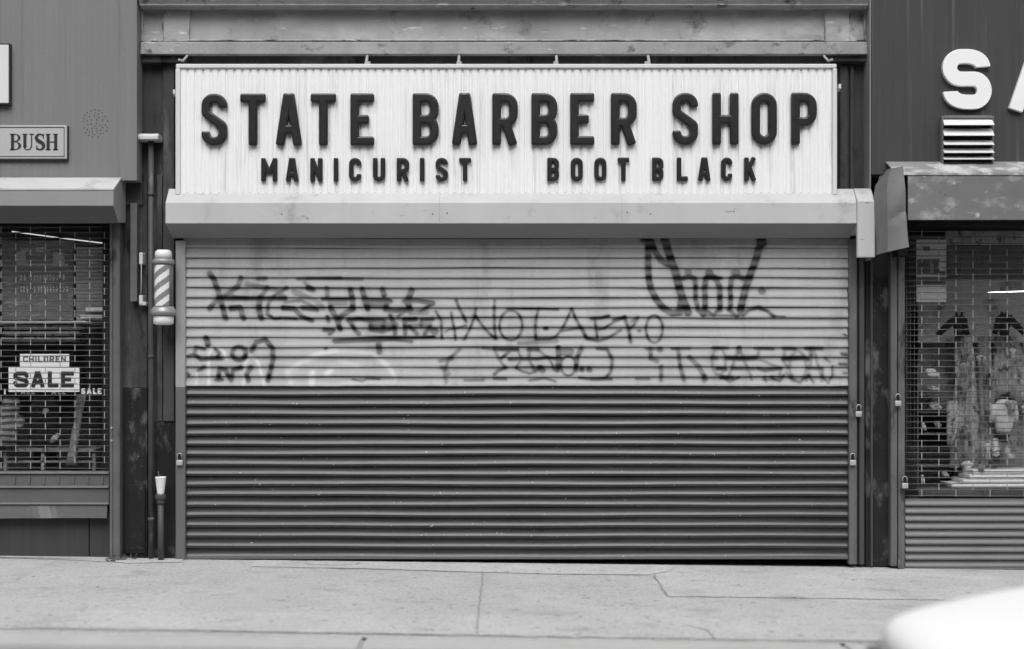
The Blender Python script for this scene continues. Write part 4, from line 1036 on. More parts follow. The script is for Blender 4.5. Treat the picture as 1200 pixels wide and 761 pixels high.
# lit-looking rail, poster with two lamps, blind, shelf, clothes
mb = MB(); mb.tube([(fx(14, .19), .19, fz(271.5, .19)), (fx(70, .19), .19, fz(279, .19)), (fx(128, .19), .19, fz(286, .19))], .0042, 10)
one('fluorescent_tube', mb, 'tube_lamp_dim', (fx(14, .19), .19, fz(280, .19)), 'thin bright sloping tube at the top of the children sale window', 'lamp')
po = thing('window_poster', (fx(52, .35), .35, fz(352, .35)), 'dim poster with two pale blots and faint lines of print behind the mesh', 'poster')
card(2, 86, 282, 375, .35).build('sheet', 'poster_grey', po)
mb = MB()
for px, py, rx in ((24.5, 303, 5.5), (69, 304, 6.5)): bpx(mb, px - rx, px + rx, py - 8, py + 8, .346, .35, .003)
bpx(mb, 20, 80, 309, 311, .347, .35, 0); bpx(mb, 24, 34, 291, 295, .347, .35, 0); bpx(mb, 42, 52, 290, 296, .347, .35, 0)
mb.build('pale_blot', 'cloth_pale', po)
mb = MB()
for r0, (y0, y1), x0, x1 in ((0, (322, 328.5), 24, 76), (1, (336, 342.5), 24, 79)):
    x = x0
    while x < x1:
        if random.random() < .88:
            bpx(mb, x, x + 1.1, y0, y1, .347, .35, 0)
            if random.random() < .7: bpx(mb, x + 1.1, x + 2.8, y0 + random.choice((0, 2.6, 5.2)), y0 + random.choice((1.2, 3.6, 6.4)) , .3475, .35, 0) if False else bpx(mb, x + 1.1, x + 2.6, y0 + 2.6, y0 + 3.8, .347, .35, 0)
        x += random.choice((3.4, 3.8, 4.4))
mb.build('print', 'cloth_white', po)
bl = MB()
for i in range(20): bl.prism_x([(.30, fz(290 + i * 4.3, .3)), (.31, fz(290 + i * 4.3, .3)), (.33, fz(294 + i * 4.3, .3)), (.32, fz(294 + i * 4.3, .3))], fx(89, .3), fx(129, .3), 0)
one('slatted_blind', bl, 'blind', (fx(108, .3), .3, fz(378, .3)), 'grey slatted blind in the upper right of the mesh-screened window', 'blind')
mb = MB(); bpx(mb, 100, 127, 360.5, 365.5, .24, .29, .002); bpx(mb, 94, 127, 369.5, 373, .25, .29, .002)
one('folded_shirts', mb, 'cloth_white', (fx(112, .25), .26, fz(373, .25)), 'bright folded white cloth on the blind in the mesh-screened window', 'cloth')
shf = thing('display_shelf', (fx(40, .3), .3, fz(402, .3)), 'long pale shelf of folded clothes above the CHILDREN placard', 'shelf')
mb = MB()
mb.prism_y([(fx(-100, .2), fz(376.5, .2)), (fx(102, .2), fz(376.5, .2)), (fx(104, .2), fz(379, .2)), (fx(-100, .2), fz(379, .2))], .16, .7, .0); mb.build('board', 'paper', shf)
mb = MB()
for i, (a_, b_) in enumerate(((381.5, 386.5), (388, 393.5), (395, 400.5))):
    mb.prism_x([(.22 + .02 * i, fz(a_, .2)), (.20 + .02 * i, fz((a_ + b_) / 2, .2)), (.22 + .02 * i, fz(b_, .2)), (.5, fz(b_, .2)), (.5, fz(a_, .2))], fx(4 - 3 * i, .2), fx(96 - 5 * i, .2), .002)
mb.build('folded_stack', 'cloth_mid', shf)
mb = MB(); mb.add(row_solid([(462, 88, 101), (475, 87, 99), (490, 88, 96), (505, 84, 94), (520, 82, 92), (535, 79, 90), (546, 77, 92)], .3, .05, 1, .006))
one('hanging_trousers', mb, 'cloth_grey', (fx(88, .3), .3, fz(546, .3)), 'pale slanting trouser leg hanging under the word SALE', 'trousers')
mb = MB(); mb.add(row_solid([(466, 4, 22), (475, 1, 24), (490, 0, 22), (505, 0, 21), (525, -1, 20)], .3, .07, 2, .008)); mb.add(row_solid([(487, 18, 27), (492, 17, 29), (498, 18, 28), (503, 20, 26)], .28, .04))
one('striped_jumper', mb, 'cloth_striped', (fx(10, .3), .3, fz(525, .3)), "child's striped jumper below the SALE placard", 'jumper')
mb = MB(); mb.add(row_solid([(466, 40, 64), (478, 34, 70), (500, 36, 68), (530, 40, 66), (546, 38, 68)], .55, .12, 3, .012))
one('hanging_coat', mb, 'cloth_dark', (fx(52, .55), .55, fz(546, .55)), 'dark coat hanging at the centre of the mesh-screened window', 'coat')
mb = MB(); mb.add(row_solid([(478.5, 52, 56), (481, 50, 57.5), (485, 49.5, 54)], .28, .012)); one('price_tag', mb, 'cloth_pale', (fx(54, .28), .28, fz(485, .28)), 'small pale tag high on the dark coat', 'tag')
mb = MB(); mb.add(row_solid([(508, 66, 70), (513, 60, 69), (519, 58, 63)], .28, .014)); one('price_tag', mb, 'cloth_mid', (fx(63, .28), .28, fz(519, .28)), 'slanting grey tag low on the dark coat', 'tag')
tb = thing('display_stand', (fx(60, .35), .35, fz(552, .35)), 'low grey stand along the foot of the mesh-screened window', 'stand')
mb = MB(); bpx(mb, 5, 112, 526, 530, .32, .6, .003); mb.build('top', 'cloth_grey', tb)
for px in (6, 50, 110):
    mb = MB(); bpx(mb, px - 2, px + 2, 530, 552, .34, .38, .003); mb.build('leg', 'cloth_mid' if px == 50 else 'cloth_grey', tb)
mb = MB(); bpx(mb, 8, 108, 540, 542.5, .34, .36, .002); mb.build('rail', 'cloth_grey', tb)

# ================================================================== RIGHT SHOP
rs = thing('shop_building', (fx(1150), 0, 0), 'shop with a tall dark fascia carrying big white letters', 'building')
Yr = -.13; X1 = 8.5
mb = MB(); mb.box(fx(1021, Yr), X1, Yr, .3, fz(205, Yr), fz(-360), .004); mb.build('fascia', 'fascia_dark', rs)
mb = MB(); mb.box(fx(1021, Yr) - .012, fx(1021, Yr) - .001, Yr + .002, .09, fz(305, -.1), fz(-360), .003); mb.build('edge_trim', 'fascia_trim', rs)
kS = S * (D + Yr) / D
def Sbig():
    return ([(1151.5, 79)] + arc(1133.5, 79, 18, 12.4, -5, -90, 8) + arc(1126, 79.8, 13.2, 13.2, -90, -270, 14) + arc(1141, 106.5, 12.2, 13.5, -90, 90, 14) + arc(1133, 108, 19.3, 12, 90, 175, 10) + [(1113.7, 107.6)])
pts = [((x - 1103) * kS, (130 - y) * kS) for x, y in Sbig()]
mb = MB(); mb.add(stroke_solid([pts], 60 * kS, 72 * kS, 17 * kS, fx(1103, Yr - .03), Yr, fz(130, Yr - .03), .04, .004, .003, 110)); mb.build('letter', 'letter_white', rs, 40)
pts = [[(9, 0), (34, 72)], [(59, 0), (34, 72)], [(17, 19), (51, 19)]]
pts = [[(x * kS, y * kS) for x, y in p] for p in pts]
mb = MB(); mb.add(stroke_solid(pts, 68 * kS, 72 * kS, 16.5 * kS, fx(1181, Yr - .03), Yr, fz(129.5, Yr - .03), .04, .004, .003, 110)); mb.build('letter', 'letter_white', rs, 40)
mb = MB()
mb.box(fx(1062), X1, 1.3, 1.4, -.3, fz(200), 0); mb.box(fx(1062), X1, .16, 1.3, fz(588) - .03, fz(584), 0); mb.box(fx(1062), X1, .2, 4, fz(262), fz(215), 0)
mb.box(fx(1058), fx(1063), .07, 1.3, -.3, fz(215), 0); mb.box(X1, X1 + .1, -.1, 1.4, -.3, fz(205), 0)
mb.build('interior', 'shop_back', rs)
mb = MB(); mb.box(fx(1063), X1, .14, .146, fz(600, .14), fz(255, .14), 0); mb.build('window_glass', 'glass', rs)
mb = MB(); mb.box(fx(1063), X1, .10, .2, -.3, fz(596), 0); mb.build('stall_riser', 'wood', rs)

rg = thing('roller_grille', (fx(1120), 0, fz(665)), 'mesh grille with stained dented hood over the clothes shop window', 'roller grille')
Yh = -.42
mb = MB()
mb.prism_x([(0, fz(190.5, -.14)), (-.14, fz(190.5, -.14)), (Yh, fz(204, Yh)), (Yh, fz(258, Yh)), (Yh + .012, fz(258, Yh)), (Yh + .012, fz(208, Yh)), (-.14, fz(195, -.14)), (0, fz(195, -.14))], fx(1064, Yh), X1, .002)
mb.build('hood', 'hood_stained', rg)
mb = MB()
mb.prism_x([(-.134, fz(189.6, -.134)), (Yh - .004, fz(203, Yh)), (Yh - .006, fz(205.5, Yh)), (-.134, fz(191.5, -.134))], fx(1050, Yh), X1, .001)
mb.build('hood_top', 'hood_stained_top', rg)
# torn end flap: a bent sheet
t = bmesh.new(); NX, NZ = 10, 18; gr = []
for j in range(NZ + 1):
    v = j / NZ; row = []
    for i in range(NX + 1):
        u = i / NX
        l_ = 1036 - 4.5 * v + (2.5 if v < .06 else 0) - 2 * math.sin(v * 5); r_ = 1058 + 6.5 * v
        topy = 198 - 2.5 * u + (5 if u < .15 else 0); boty = 296.5 - 6.5 * u
        px = l_ + (r_ - l_) * u; py = topy + (boty - topy) * v
        Yq = -.46 + .10 * (1 - u) ** 2 * (.3 + v) + .018 * math.exp(-((v - .66 + .12 * u) / .05) ** 2) * (1 - abs(u - .6)) + .010 * math.sin(7 * v + 3 * u) + .004 * math.sin(17 * v * u)
        if u < .28: Yq += .16 * (.28 - u) / .28
        row.append(t.verts.new((fx(px, -.45), Yq, fz(py, -.45))))
    gr.append(row)
for r0, r1 in zip(gr, gr[1:]):
    for i in range(NX): t.faces.new((r0[i], r0[i + 1], r1[i + 1], r1[i]))
bmesh.ops.recalc_face_normals(t, faces=t.faces[:])
bmesh.ops.solidify(t, geom=t.faces[:], thickness=.003)
mb = MB(); mb.add(t); mb.build('bent_end_flap', 'flap', rg, 28)
mb = MB(); bpx(mb, 1052, 1064, 262, 300, -.2, .0, .003); mb.build('end_plate', 'black', rg)
mb = MB(); t = bmesh.new(); bmesh.ops.create_cone(t, cap_ends=True, segments=28, radius1=.15, radius2=.15, depth=X1 - fx(1064, Yh) - .1)
mb.add(t, Matrix.Translation(((X1 + fx(1064, Yh)) / 2, -.2, fz(228, -.2))) @ Matrix.Rotation(R(90), 4, 'Y')); mb.build('roll', 'black', rg)
mb = MB(); bpx(mb, 1044, 1051.7, 280, 664, -.05, .055, .005); bpx(mb, 1052.7, 1060.5, 275, 667, -.055, .055, .005); bpx(mb, 1051, 1053.2, 280, 664, .0, .05, 0)
mb.build('guide_rail', 'guide', rg)
mb = MB(); mb.tube([(fx(1050.5), -.07, fz(668)), (fx(1050.5), -.07, fz(655))], .008, 8); mb.build('drop_bolt', 'bar_grey', rg)
mesh_grille(1060, 1330, 271, 583, 7.22, 40.0, 1080, .0, .0038, .0065).build('mesh', 'grille', rg).data.materials.append(M['link_grey'])
mb = MB()
for px in (1063, 1067.5, 1072): mb.tube([(fx(px), .012, fz(584)), (fx(px), .012, fz(330))], .0022, 5)
mb.build('side_wire', 'grille', rg)
sl_e = [584.5 + 9.05 * i for i in range(10)]
t = bmesh.new(); prev = None
prof2 = [(0, 0), (.25, .002), (.45, .007), (.6, .012), (.75, .0165), (.88, .017), (.95, .012), (1, 0)]
for a_, b_ in zip(sl_e, sl_e[1:]):
    rws = [[t.verts.new((x, -dp, fz(a_ + f * (b_ - a_)))) for x in np.linspace(fx(1060.5), X1, 12)] for f, dp in prof2]
    for r0, r1 in zip(rws, rws[1:]):
        for i in range(11): t.faces.new((r0[i], r1[i], r1[i + 1], r0[i + 1])).smooth = True
mb = MB(); mb.add(t); mb.box(fx(1060.5), X1, -.02, .01, fz(667.5), fz(665.3), .003); mb.build('lower_slats', 'slat_grey', rg, 50)

mb = MB(); bpx(mb, 1331, 1343, 275, 667, -.055, .055, .005); mb.build('guide_rail', 'guide', rg)
mb = MB(); mb.box(fx(1343.5), X1 + .1, -.10, 1.35, -.4, fz(262, -.1), .004); mb.build('side_wall', 'fascia_dark', rs)
mb = MB(); mb.box(-8.6, fx(-136), -.10, 1.35, -.2, fz(262, -.1), .004); mb.build('side_wall', 'siding', ls)
mb = MB(); bpx(mb, -135.5, -123, 262, 656, -.05, .055, .006); mb.build('guide_rail', 'guide', lg)
# louvre vent
lv = thing('louvre_vent', (fx(1135, -.2), Yr, fz(195, -.2)), 'pale metal louvre vent with five open blades on the dark fascia', 'vent')
mb = MB(); Yv = Yr - .06
bpx(mb, 1103.8, 1106.2, 136, 195, Yv, Yr, .003); bpx(mb, 1163, 1165, 136, 195, Yv, Yr, .003); bpx(mb, 1106.2, 1163, 135.5, 139, Yv, Yr, .003); bpx(mb, 1106.2, 1163, 191.5, 195, Yv, Yr, .003)
mb.build('frame', 'louvre_frame', lv)
mb = MB(); bpx(mb, 1106, 1163, 139, 191.5, Yr - .006, Yr - .001, 0); mb.build('backing', 'black', lv)
for i, (a_, b_) in enumerate(((138.8, 146.5), (150.8, 158.8), (163.8, 169.6), (173.6, 179), (183.2, 186.6))):
    mb = MB()
    t = bmesh.new(); n = 8; A, Bq = [], []
    for j in range(n + 1):
        u = j / n; sag = .9 * (u - .5) ** 2 * (1 if i == 1 else -.6 if i == 2 else .1) * 4
        A.append((fx(1105.8 + 57.5 * u, Yv), Yv + .03 - .01, fz(a_ - sag * .8, Yv))); Bq.append((fx(1106 + 59 * u, Yv - .04), Yv - .05, fz(b_, Yv - .05)))
    va = [t.verts.new(p) for p in A]; vb = [t.verts.new(p) for p in Bq]
    for j in range(n): t.faces.new((va[j], vb[j], vb[j + 1], va[j + 1]))
    bmesh.ops.recalc_face_normals(t, faces=t.faces[:]); bmesh.ops.solidify(t, geom=t.faces[:], thickness=.004)
    mb.add(t); mb.build('blade', 'louvre', lv)

# --- contents of the right window
pb = thing('window_poster', (fx(1090, .2), .2, fz(353, .2)), 'bright poster with a dark picture, top corner of the clothes shop window', 'poster')
card(1074, 1109, 281, 354, .2).build('sheet', 'paper', pb)
mb = MB(); bpx(mb, 1075, 1101, 304, 322, .197, .2, 0); bpx(mb, 1101, 1108, 318, 323, .197, .2, 0); bpx(mb, 1074.5, 1108.5, 325, 334, .197, .2, 0); bpx(mb, 1082, 1090, 289, 294, .197, .2, 0); mb.build('picture', 'shop_dim', pb)
mb = MB(); bpx(mb, 1090, 1094, 305, 320, .194, .197, 0); mb.build('figure', 'cloth_mid', pb)
mb = MB(); bpx(mb, 1110, 1330, 288, 327, .5, .53, .003)
for px in (1127, 1150, 1176): bpx(mb, px - .8, px + .8, 290, 326, .495, .5, 0)
one('pelmet_board', mb, 'shop_dim', (fx(1160, .5), .5, fz(327, .5)), 'dark board across the top of the clothes shop window', 'board')
mb = MB(); bpx(mb, 1108, 1330, 271, 287, .36, .38, .003)
for px in (1133, 1181): bpx(mb, px - 4, px + 4, 279, 287, .34, .36, .002)
one('header_rail', mb, 'cloth_mid', (fx(1160, .36), .36, fz(287, .36)), 'grey header rail with two pale clips above the dark board', 'rail')
mb = MB(); bpx(mb, 1076, 1330, 327.5, 402, .55, .58, .002); one('pale_backdrop', mb, 'shop_panel', (fx(1140, .55), .55, fz(402, .55)), 'pale backdrop behind the dark little jackets', 'backdrop')
mb = MB(); mb.tube([(fx(1158, .19), .19, fz(343, .19)), (fx(1215, .19), .19, fz(341, .19)), (fx(1330, .19), .19, fz(340, .19))], .0034, 8)
one('fluorescent_tube', mb, 'tube_lamp', (fx(1158, .19), .19, fz(343, .19)), 'thin bright tube in front of the pale backdrop of the clothes shop', 'lamp')
mb = MB(); bpx(mb, 1076, 1330, 402, 480, .62, .64, .002); bpx(mb, 1118, 1330, 480, 583, .62, .64, .002)
one('curtain_backdrop', mb, 'cloth_grey', (fx(1160, .62), .62, fz(583, .62)), 'grey curtain backdrop behind the hanging children clothes', 'curtain')
def jacket(cx, py, sL, sR, lab):
    mb = MB()
    mb.add(row_solid([(py - 2, cx - 4, cx + 4), (py, cx - 8, cx + 8), (py + 8, cx - 8, cx + 8), (py + 16, cx - 6, cx + 6), (py + 24, cx - 5, cx + 5)], .32, .05))
    for s_, ln in ((-1, sL), (1, sR)):
        mb.tube([(fx(cx + s_ * 5, .31), .31, fz(py + 2, .31)), (fx(cx + s_ * (5 + ln * .5), .31), .31, fz(py + 11, .31)), (fx(cx + s_ * (6 + ln), .31), .30, fz(py + 21, .31))], .03, 10, [.030, .027, .020])
        mb.tube([(fx(cx + s_ * 2.5, .30), .30, fz(py - 1, .3)), (fx(cx + s_ * 3.5, .30), .30, fz(py - 6, .3))], .012, 8, [.014, .008])
    one('child_jacket', mb, 'cloth_dark', (fx(cx, .32), .32, fz(py + 24, .32)), lab, 'jacket', "dark children's jackets on the rail")
jacket(1124, 372, 20, 3, 'dark child jacket with one sleeve flung out, nearer the bright poster')
jacket(1177, 370, 6, 17, 'dark child jacket with sleeve reaching towards the edge of the photo')
def dress(rows, Y, mt, lab, nm='child_dress', cat='dress', folds=5, dep=.08):
    mb = MB(); mb.add(row_solid(rows, Y, dep, folds, .012, 24)); return one(nm, mb, mt, (fx((rows[0][1] + rows[0][2]) / 2, Y), Y, fz(rows[-1][0], Y)), lab, cat)
dress([(393, 1119, 1138), (415, 1118, 1142), (440, 1120, 1145), (470, 1116, 1148), (500, 1114, 1150), (548, 1113, 1152)], .45, 'cloth_mid', 'long pale pleated dress hanging below the first dark jacket')
dress([(395, 1146, 1160), (430, 1145, 1163), (470, 1147, 1165), (520, 1149, 1168), (550, 1148, 1168)], .42, 'cloth_grey', 'slim grey hanging garment beside the long pale dress', 'hanging_garment', 'garment', 3)
dress([(393, 1166, 1192), (420, 1164, 1200), (452, 1160, 1206), (475, 1158, 1208)], .48, 'cloth_mid', 'wide pale pleated skirt under the second dark jacket', 'child_skirt', 'skirt')
dress([(470, 1110, 1122), (490, 1109, 1124), (512, 1109, 1120), (522, 1110, 1115)], .3, 'cloth_mid', 'narrow pale scarf hanging in front of the long pale dress', 'hanging_scarf', 'scarf', 2, .04)
mb = MB(); mb.add(row_solid([(468, 1171, 1182), (473, 1166, 1187), (482, 1164, 1190), (492, 1165, 1189), (503, 1167, 1186), (508, 1169, 1184)], .3, .09, 2, .006)); mb.add(row_solid([(474, 1162, 1168), (486, 1160, 1166), (494, 1161, 1165)], .29, .04)); mb.add(row_solid([(474, 1186, 1192), (486, 1188, 1194), (496, 1189, 1193)], .29, .04))
one('baby_romper', mb, 'cloth_pale', (fx(1177, .3), .3, fz(508, .3)), 'pale baby romper above the pair of little booties', 'romper')
rg2 = random.Random(21)
for i in range(22):
    px, py = rg2.uniform(1114, 1206), rg2.uniform(398, 545); w_, h_ = rg2.uniform(5, 11), rg2.uniform(9, 20); Y = rg2.uniform(.22, .40)
    mb = MB(); mb.add(row_solid([(py, px - w_ * .25, px + w_ * .3), (py + h_ * .15, px - w_ * .75, px + w_ * .7), (py + h_ * .35, px - w_ * .6, px + w_ * .62), (py + h_ * .4, px - w_ * .4, px + w_ * .42), (py + h_, px - w_ * rg2.uniform(.3, .7), px + w_ * rg2.uniform(.3, .7))], Y, .05, rg2.randint(1, 3), .008))
    one('small_garment', mb, rg2.choice(('cloth_mid', 'cloth_grey', 'cloth_mid', 'cloth_dark', 'cloth_pale', 'cloth_grey')), (fx(px, Y), Y, fz(py + h_, Y)), 'small mottled baby garment hanging among others in the clothes shop window', 'garment', 'small garments crowding the clothes shop window')
def bootee(px, py, sgn, lab):
    mb = MB(); mb.lathe([(.012, fz(py + 12, .3)), (.028, fz(py + 11, .3)), (.030, fz(py + 4, .3)), (.024, fz(py - 3, .3)), (.026, fz(py - 8, .3)), (.018, fz(py - 9, .3))], fx(px, .3), .3, 14)
    mb.tube([(fx(px, .3), .29, fz(py + 8, .3)), (fx(px + sgn * 2, .3), .255, fz(py + 8.5, .3)), (fx(px + sgn * 3, .3), .235, fz(py + 9.5, .3))], .028, 12, [.028, .028, .016])
    one('baby_bootee', mb, 'cloth_pale', (fx(px, .3), .3, fz(py + 12, .3)), lab, 'bootee', 'baby booties')
bootee(1167, 523, -1, 'baby bootee below the romper, on the dress side'); bootee(1181, 525, 1, 'baby bootee below the romper, on the photo edge side')
for i, (px, py, w_, h_, mt, nm, lab) in enumerate(((1091, 437, 13, 9, 'cloth_pale', 'baby_bonnet', 'pale baby bonnet, topmost item in the column under the poster'), (1092, 455, 12, 5, 'cloth_mid', 'folded_vest', 'folded grey vest just below the pale bonnet'),
                                             (1095, 476, 12, 8, 'cloth_mid', 'knitted_cap', 'knitted grey cap at the middle of the column under the poster'), (1082, 500, 5, 8, 'cloth_pale', 'baby_sock', 'little pale sock hanging beside the small purse'), (1098, 497, 7, 6, 'cloth_mid', 'small_purse', 'small grey purse beside the little pale sock'),
                                             (1081, 562, 4, 10, 'cloth_pale', 'toy_figure', 'tiny pale toy figure on the window floor'), (1107, 556, 7, 6, 'cloth_mid', 'toy_animal', 'small grey soft toy beside the white folded linen'))):
    mb = MB(); rows = [(py - h_ * .55, px - w_ * .35, px + w_ * .25), (py - h_ * .3, px - w_ * .5, px + w_ * .42), (py, px - w_ * .52, px + w_ * .55), (py + h_ * .3, px - w_ * .4, px + w_ * .5), (py + h_ * .55, px - w_ * .28, px + w_ * .36)]
    mb.add(row_solid(rows, .28, .05, 2, .006)); mb.add(row_solid([(y + h_ * .25, a_ + 2, b_ + w_ * .22) for y, a_, b_ in rows[1:4]], .26, .03))
    one(nm, mb, mt, (fx(px, .28), .28, fz(py + h_ * .55, .28)), lab, nm.split('_')[-1])
ds = thing('display_shelving', (fx(1092, .35), .35, fz(583, .35)), 'narrow dark shelves holding baby things under the poster', 'shelves')
for py in (444, 462, 483, 508, 546):
    mb = MB(); bpx(mb, 1076, 1113, py, py + 1.3, .24, .5, .001); mb.build('shelf', 'shop_dim', ds)
mb = MB(); bpx(mb, 1075, 1076.5, 425, 583, .24, .5, .001); mb.build('side_panel', 'shop_dim', ds)
fl = thing('linen_stack', (fx(1160, .24), .24, fz(574, .24)), 'bright stack of folded white linen along the foot of the clothes shop window', 'linen')
for i, (a_, b_, x0) in enumerate(((551, 556, 1141), (556.5, 561.5, 1136), (562, 566.5, 1128), (567, 572, 1114))):
    mb = MB(); mb.prism_x([(.22 - .012 * i, fz((a_ + b_) / 2, .22)), (.232 - .012 * i, fz(a_, .22)), (.5, fz(a_, .22)), (.5, fz(b_, .22)), (.232 - .012 * i, fz(b_, .22))], fx(x0, .22), fx(1300, .22), .003); mb.build('folded_sheet', 'cloth_white', fl)
mb = MB(); bpx(mb, 1076, 1330, 573, 584, .16, .6, .002); one('window_platform', mb, 'shop_dim', (fx(1160, .2), .2, fz(584, .2)), 'dark platform under the white folded linen', 'platform')

# ================================================================== rubble on the pavement
mb = MB()
for i in range(46):
    px = random.gauss(144, 7); yy = -abs(random.gauss(.0, .10)) - .0 + .02; r_ = random.uniform(.006, .022)
    t = bmesh.new(); bmesh.ops.create_icosphere(t, subdivisions=1, radius=r_)
    for v in t.verts: v.co *= random.uniform(.6, 1.3)
    x = fx(px); t_m = Matrix.Translation((x, yy, ground(x) + r_ * .35)) @ Matrix.Scale(.6, 4, (0, 0, 1)); mb.add(t, t_m)
for i in range(9):
    x = fx(random.uniform(136, 160)); y = random.uniform(-.14, .0)
    mb.tube([(x, y, ground(x) + .012), (x + random.uniform(-.08, .08), y + random.uniform(-.04, .02), ground(x) + random.uniform(.015, .06))], .003, 5)
tag(mb.build('rubble', 'rubble'), 'small heap of dark rubble and twigs at the foot of the pilaster', 'rubble', kind='stuff')

mb = MB()
for i in range(15):
    px, py = random.uniform(-20, 1180), random.gauss(743, 2.2); Y = gy(py); x = fx(px, Y); r_ = random.uniform(.005, .011)
    t = bmesh.new(); bmesh.ops.create_grid(t, x_segments=2, y_segments=2, size=r_)
    for v in t.verts: v.co.z += random.uniform(0, r_ * .7); v.co.x *= random.uniform(.6, 1.4)
    mb.add(t, Matrix.Translation((x, Y, ground(x) + .008)) @ Matrix.Rotation(random.uniform(0, 3), 4, 'Z'))
tag(mb.build('litter', 'scrap'), 'small pale scraps of litter along the kerb joint', 'litter', kind='stuff')

# ================================================================== WHITE CAR passing in the street
RD = lambda x: ground(x) - .15
car = thing('car', (3.9, -6.0, RD(3.9)), 'white car entering the frame low, bonnet first, out of focus', 'car')
# stations along the body: x from nose, half width, bonnet/deck height, belt height ; the car drives towards -x
NX0 = 1.36; YC = -5.86
stn = [(0.00, .50, .44, .58), (.03, .66, .36, .645), (.10, .78, .30, .685), (.25, .84, .24, .722), (.55, .87, .20, .785), (1.0, .89, .19, .85), (1.25, .90, .19, .87), (2.2, .90, .19, .88), (3.2, .90, .19, .88), (3.7, .89, .20, .87), (4.4, .86, .24, .84), (4.62, .80, .32, .76), (4.70, .62, .42, .62)]
def bodyshape(cut=None):
    t = bmesh.new(); rings = []
    NS = 28
    for (dx, hw_, zl, zh) in stn:
        r_ = []
        for q in range(NS):
            a_ = 2 * math.pi * q / NS; cs, sn = math.cos(a_), math.sin(a_); p = .42
            y = hw_ * math.copysign(abs(cs) ** p, cs); z = (zl + zh) / 2 + (zh - zl) / 2 * math.copysign(abs(sn) ** p, sn)
            bow = .13 * (y / .9) ** 2 * max(0, 1 - dx / .9) - .13 * (y / .9) ** 2 * max(0, (dx - 4.0) / .7)
            crown = .03 * (1 - (y / .9) ** 2) if sn > .3 else 0
            r_.append(t.verts.new((NX0 + dx + bow, YC + y, RD(NX0 + dx) + z + crown)))
        rings.append(r_)
    for a_, b_ in zip(rings, rings[1:]):
        for q in range(NS): t.faces.new((a_[q], a_[(q + 1) % NS], b_[(q + 1) % NS], b_[q])).smooth = True
    t.faces.new(rings[0]); t.faces.new(rings[-1][::-1])
    bmesh.ops.recalc_face_normals(t, faces=t.faces[:]); return t
mb = MB(); mb.add(bodyshape()); body = mb.build('body', 'car_white', car)
md = body.modifiers.new('subsurf', 'SUBSURF'); md.levels = md.render_levels = 2
def cabin(inset, zt0, mt, name):
    t = bmesh.new(); rr2 = []
    for (dx, hw_, z) in ((1.22, .80, .80), (1.85, .66, 1.32), (2.1, .62, 1.385), (3.0, .62, 1.39), (3.25, .64, 1.34), (3.95, .76, .86)):
        rr2.append([t.verts.new((NX0 + dx, YC - hw_ + inset, RD(3) + z)), t.verts.new((NX0 + dx, YC + hw_ - inset, RD(3) + z)), ])
    lo = [[t.verts.new((NX0 + dx, YC - .82, RD(3) + .82)), t.verts.new((NX0 + dx, YC + .82, RD(3) + .82))] for dx in (1.22, 1.85, 2.1, 3.0, 3.25, 3.95)]
    for i in range(5):
        t.faces.new((rr2[i][0], rr2[i][1], rr2[i + 1][1], rr2[i + 1][0])); t.faces.new((rr2[i][0], rr2[i + 1][0], lo[i + 1][0], lo[i][0])); t.faces.new((rr2[i][1], lo[i][1], lo[i + 1][1], rr2[i + 1][1]))
    t.faces.new((rr2[0][0], lo[0][0], lo[0][1], rr2[0][1])); t.faces.new((rr2[-1][0], rr2[-1][1], lo[-1][1], lo[-1][0]))
    bmesh.ops.recalc_face_normals(t, faces=t.faces[:]); mb = MB(); mb.add(t); return mb.build(name, mt, car)
cabin(0, 0, 'dark_glass', 'windows')
mb = MB(); mb.prism_x([(YC - .64, RD(3) + 1.385), (YC + .64, RD(3) + 1.385), (YC + .58, RD(3) + 1.43), (YC - .58, RD(3) + 1.43)], NX0 + 1.86, NX0 + 3.25, .02); mb.build('roof', 'car_white', car)
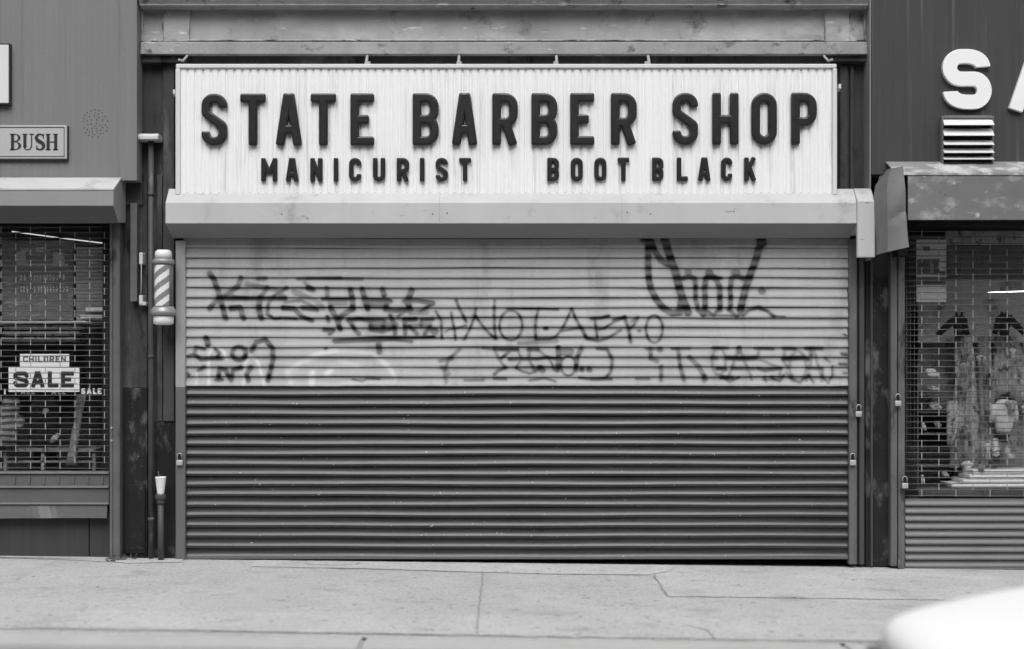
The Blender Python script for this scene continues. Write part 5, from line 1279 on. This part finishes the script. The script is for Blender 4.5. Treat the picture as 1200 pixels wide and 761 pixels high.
for s_ in (-1, 1):
    for dx in (2.55,):
        mb = MB(); mb.box(NX0 + dx, NX0 + dx + .07, YC + s_ * .70 - .12, YC + s_ * .70 + .12, RD(3) + .84, RD(3) + 1.38, .01); mb.build('pillar', 'car_white', car)
    for dx in (.95, 3.75):
        t = bmesh.new(); bmesh.ops.create_cone(t, cap_ends=True, segments=28, radius1=.31, radius2=.31, depth=.2)
        bmesh.ops.bevel(t, geom=[e_ for e_ in t.edges if e_.calc_face_angle(0) > 1], offset=.03, segments=2, affect='EDGES')
        mb = MB(); mb.add(t, Matrix.Translation((NX0 + dx, YC + s_ * .80, RD(3) + .31)) @ Matrix.Rotation(R(90), 4, 'X')); wh = mb.build('wheel', 'tyre', car)
        t = bmesh.new(); bmesh.ops.create_cone(t, cap_ends=True, segments=24, radius1=.19, radius2=.17, depth=.02)
        mb = MB(); mb.add(t, Matrix.Translation((NX0 + dx, YC + s_ * .905, RD(3) + .31)) @ Matrix.Rotation(R(-90 * s_), 4, 'X')); mb.build('rim', 'chrome', wh)
    mb = MB(); mb.box(NX0 + .04, NX0 + .14, YC + s_ * .54 - .16, YC + s_ * .54 + .16, RD(3) + .46, RD(3) + .57, .02, 2); mb.build('headlight', 'chrome', car)
mb = MB(); mb.box(NX0 + .0, NX0 + .3, YC - .80, YC + .80, RD(3) + .30, RD(3) + .41, .04, 2); mb.build('bumper', 'car_white', car)

# ================================================================== the far side of the street (seen only in the shop windows and as bounce light)
def far_block(x0, x1, h_, mt, lab):
    r0 = thing('brick_building', ((x0 + x1) / 2, -19.5, -.05), lab, 'building')
    mb = MB(); mb.box(x0, x1, -30, -19.5, -.4, h_, 0); mb.build('wall', mt, r0)
    nw = max(2, int((x1 - x0) / 2.4)); 
    for fl_ in range(1, int(h_ / 3.2)):
        for i in range(nw):
            xc = x0 + (i + .5) * (x1 - x0) / nw
            mb = MB(); mb.box(xc - .55, xc + .55, -19.52, -19.44, fl_ * 3.3 + .9, fl_ * 3.3 + 2.6, .01); wn = mb.build('window', 'dark_glass', r0)
            mb = MB(); mb.box(xc - .7, xc + .7, -19.52, -19.36, fl_ * 3.3 + .75, fl_ * 3.3 + .895, .01); mb.build('sill', 'stone_far', wn)
    mb = MB(); mb.box(x0 + .2, x1 - .2, -19.52, -19.42, .4, 2.6, .02); mb.build('shop_window', 'dark_glass', r0)
    mb = MB(); mb.box(x0 + .1, x1 - .1, -19.52, -19.2, 2.75, 3.5, .02); mb.build('shop_fascia', 'stone_far', r0)
    mb = MB(); mb.box(x0, x1, -19.52, -18.9, h_ - .5, h_ + .1, .03); mb.build('cornice', 'stone_far', r0)
far_block(-26, -9.0, 12.5, 'stone_far', 'pale stone building across the street')
far_block(-8.98, 1.5, 10.0, 'brick_far', 'brick building across the street, lowest of the row')
far_block(1.52, 14, 12.0, 'stone_far', 'tall pale building across the street beside the lowest one')
far_block(14.02, 28, 14.0, 'brick_far', 'tallest brick building across the street')
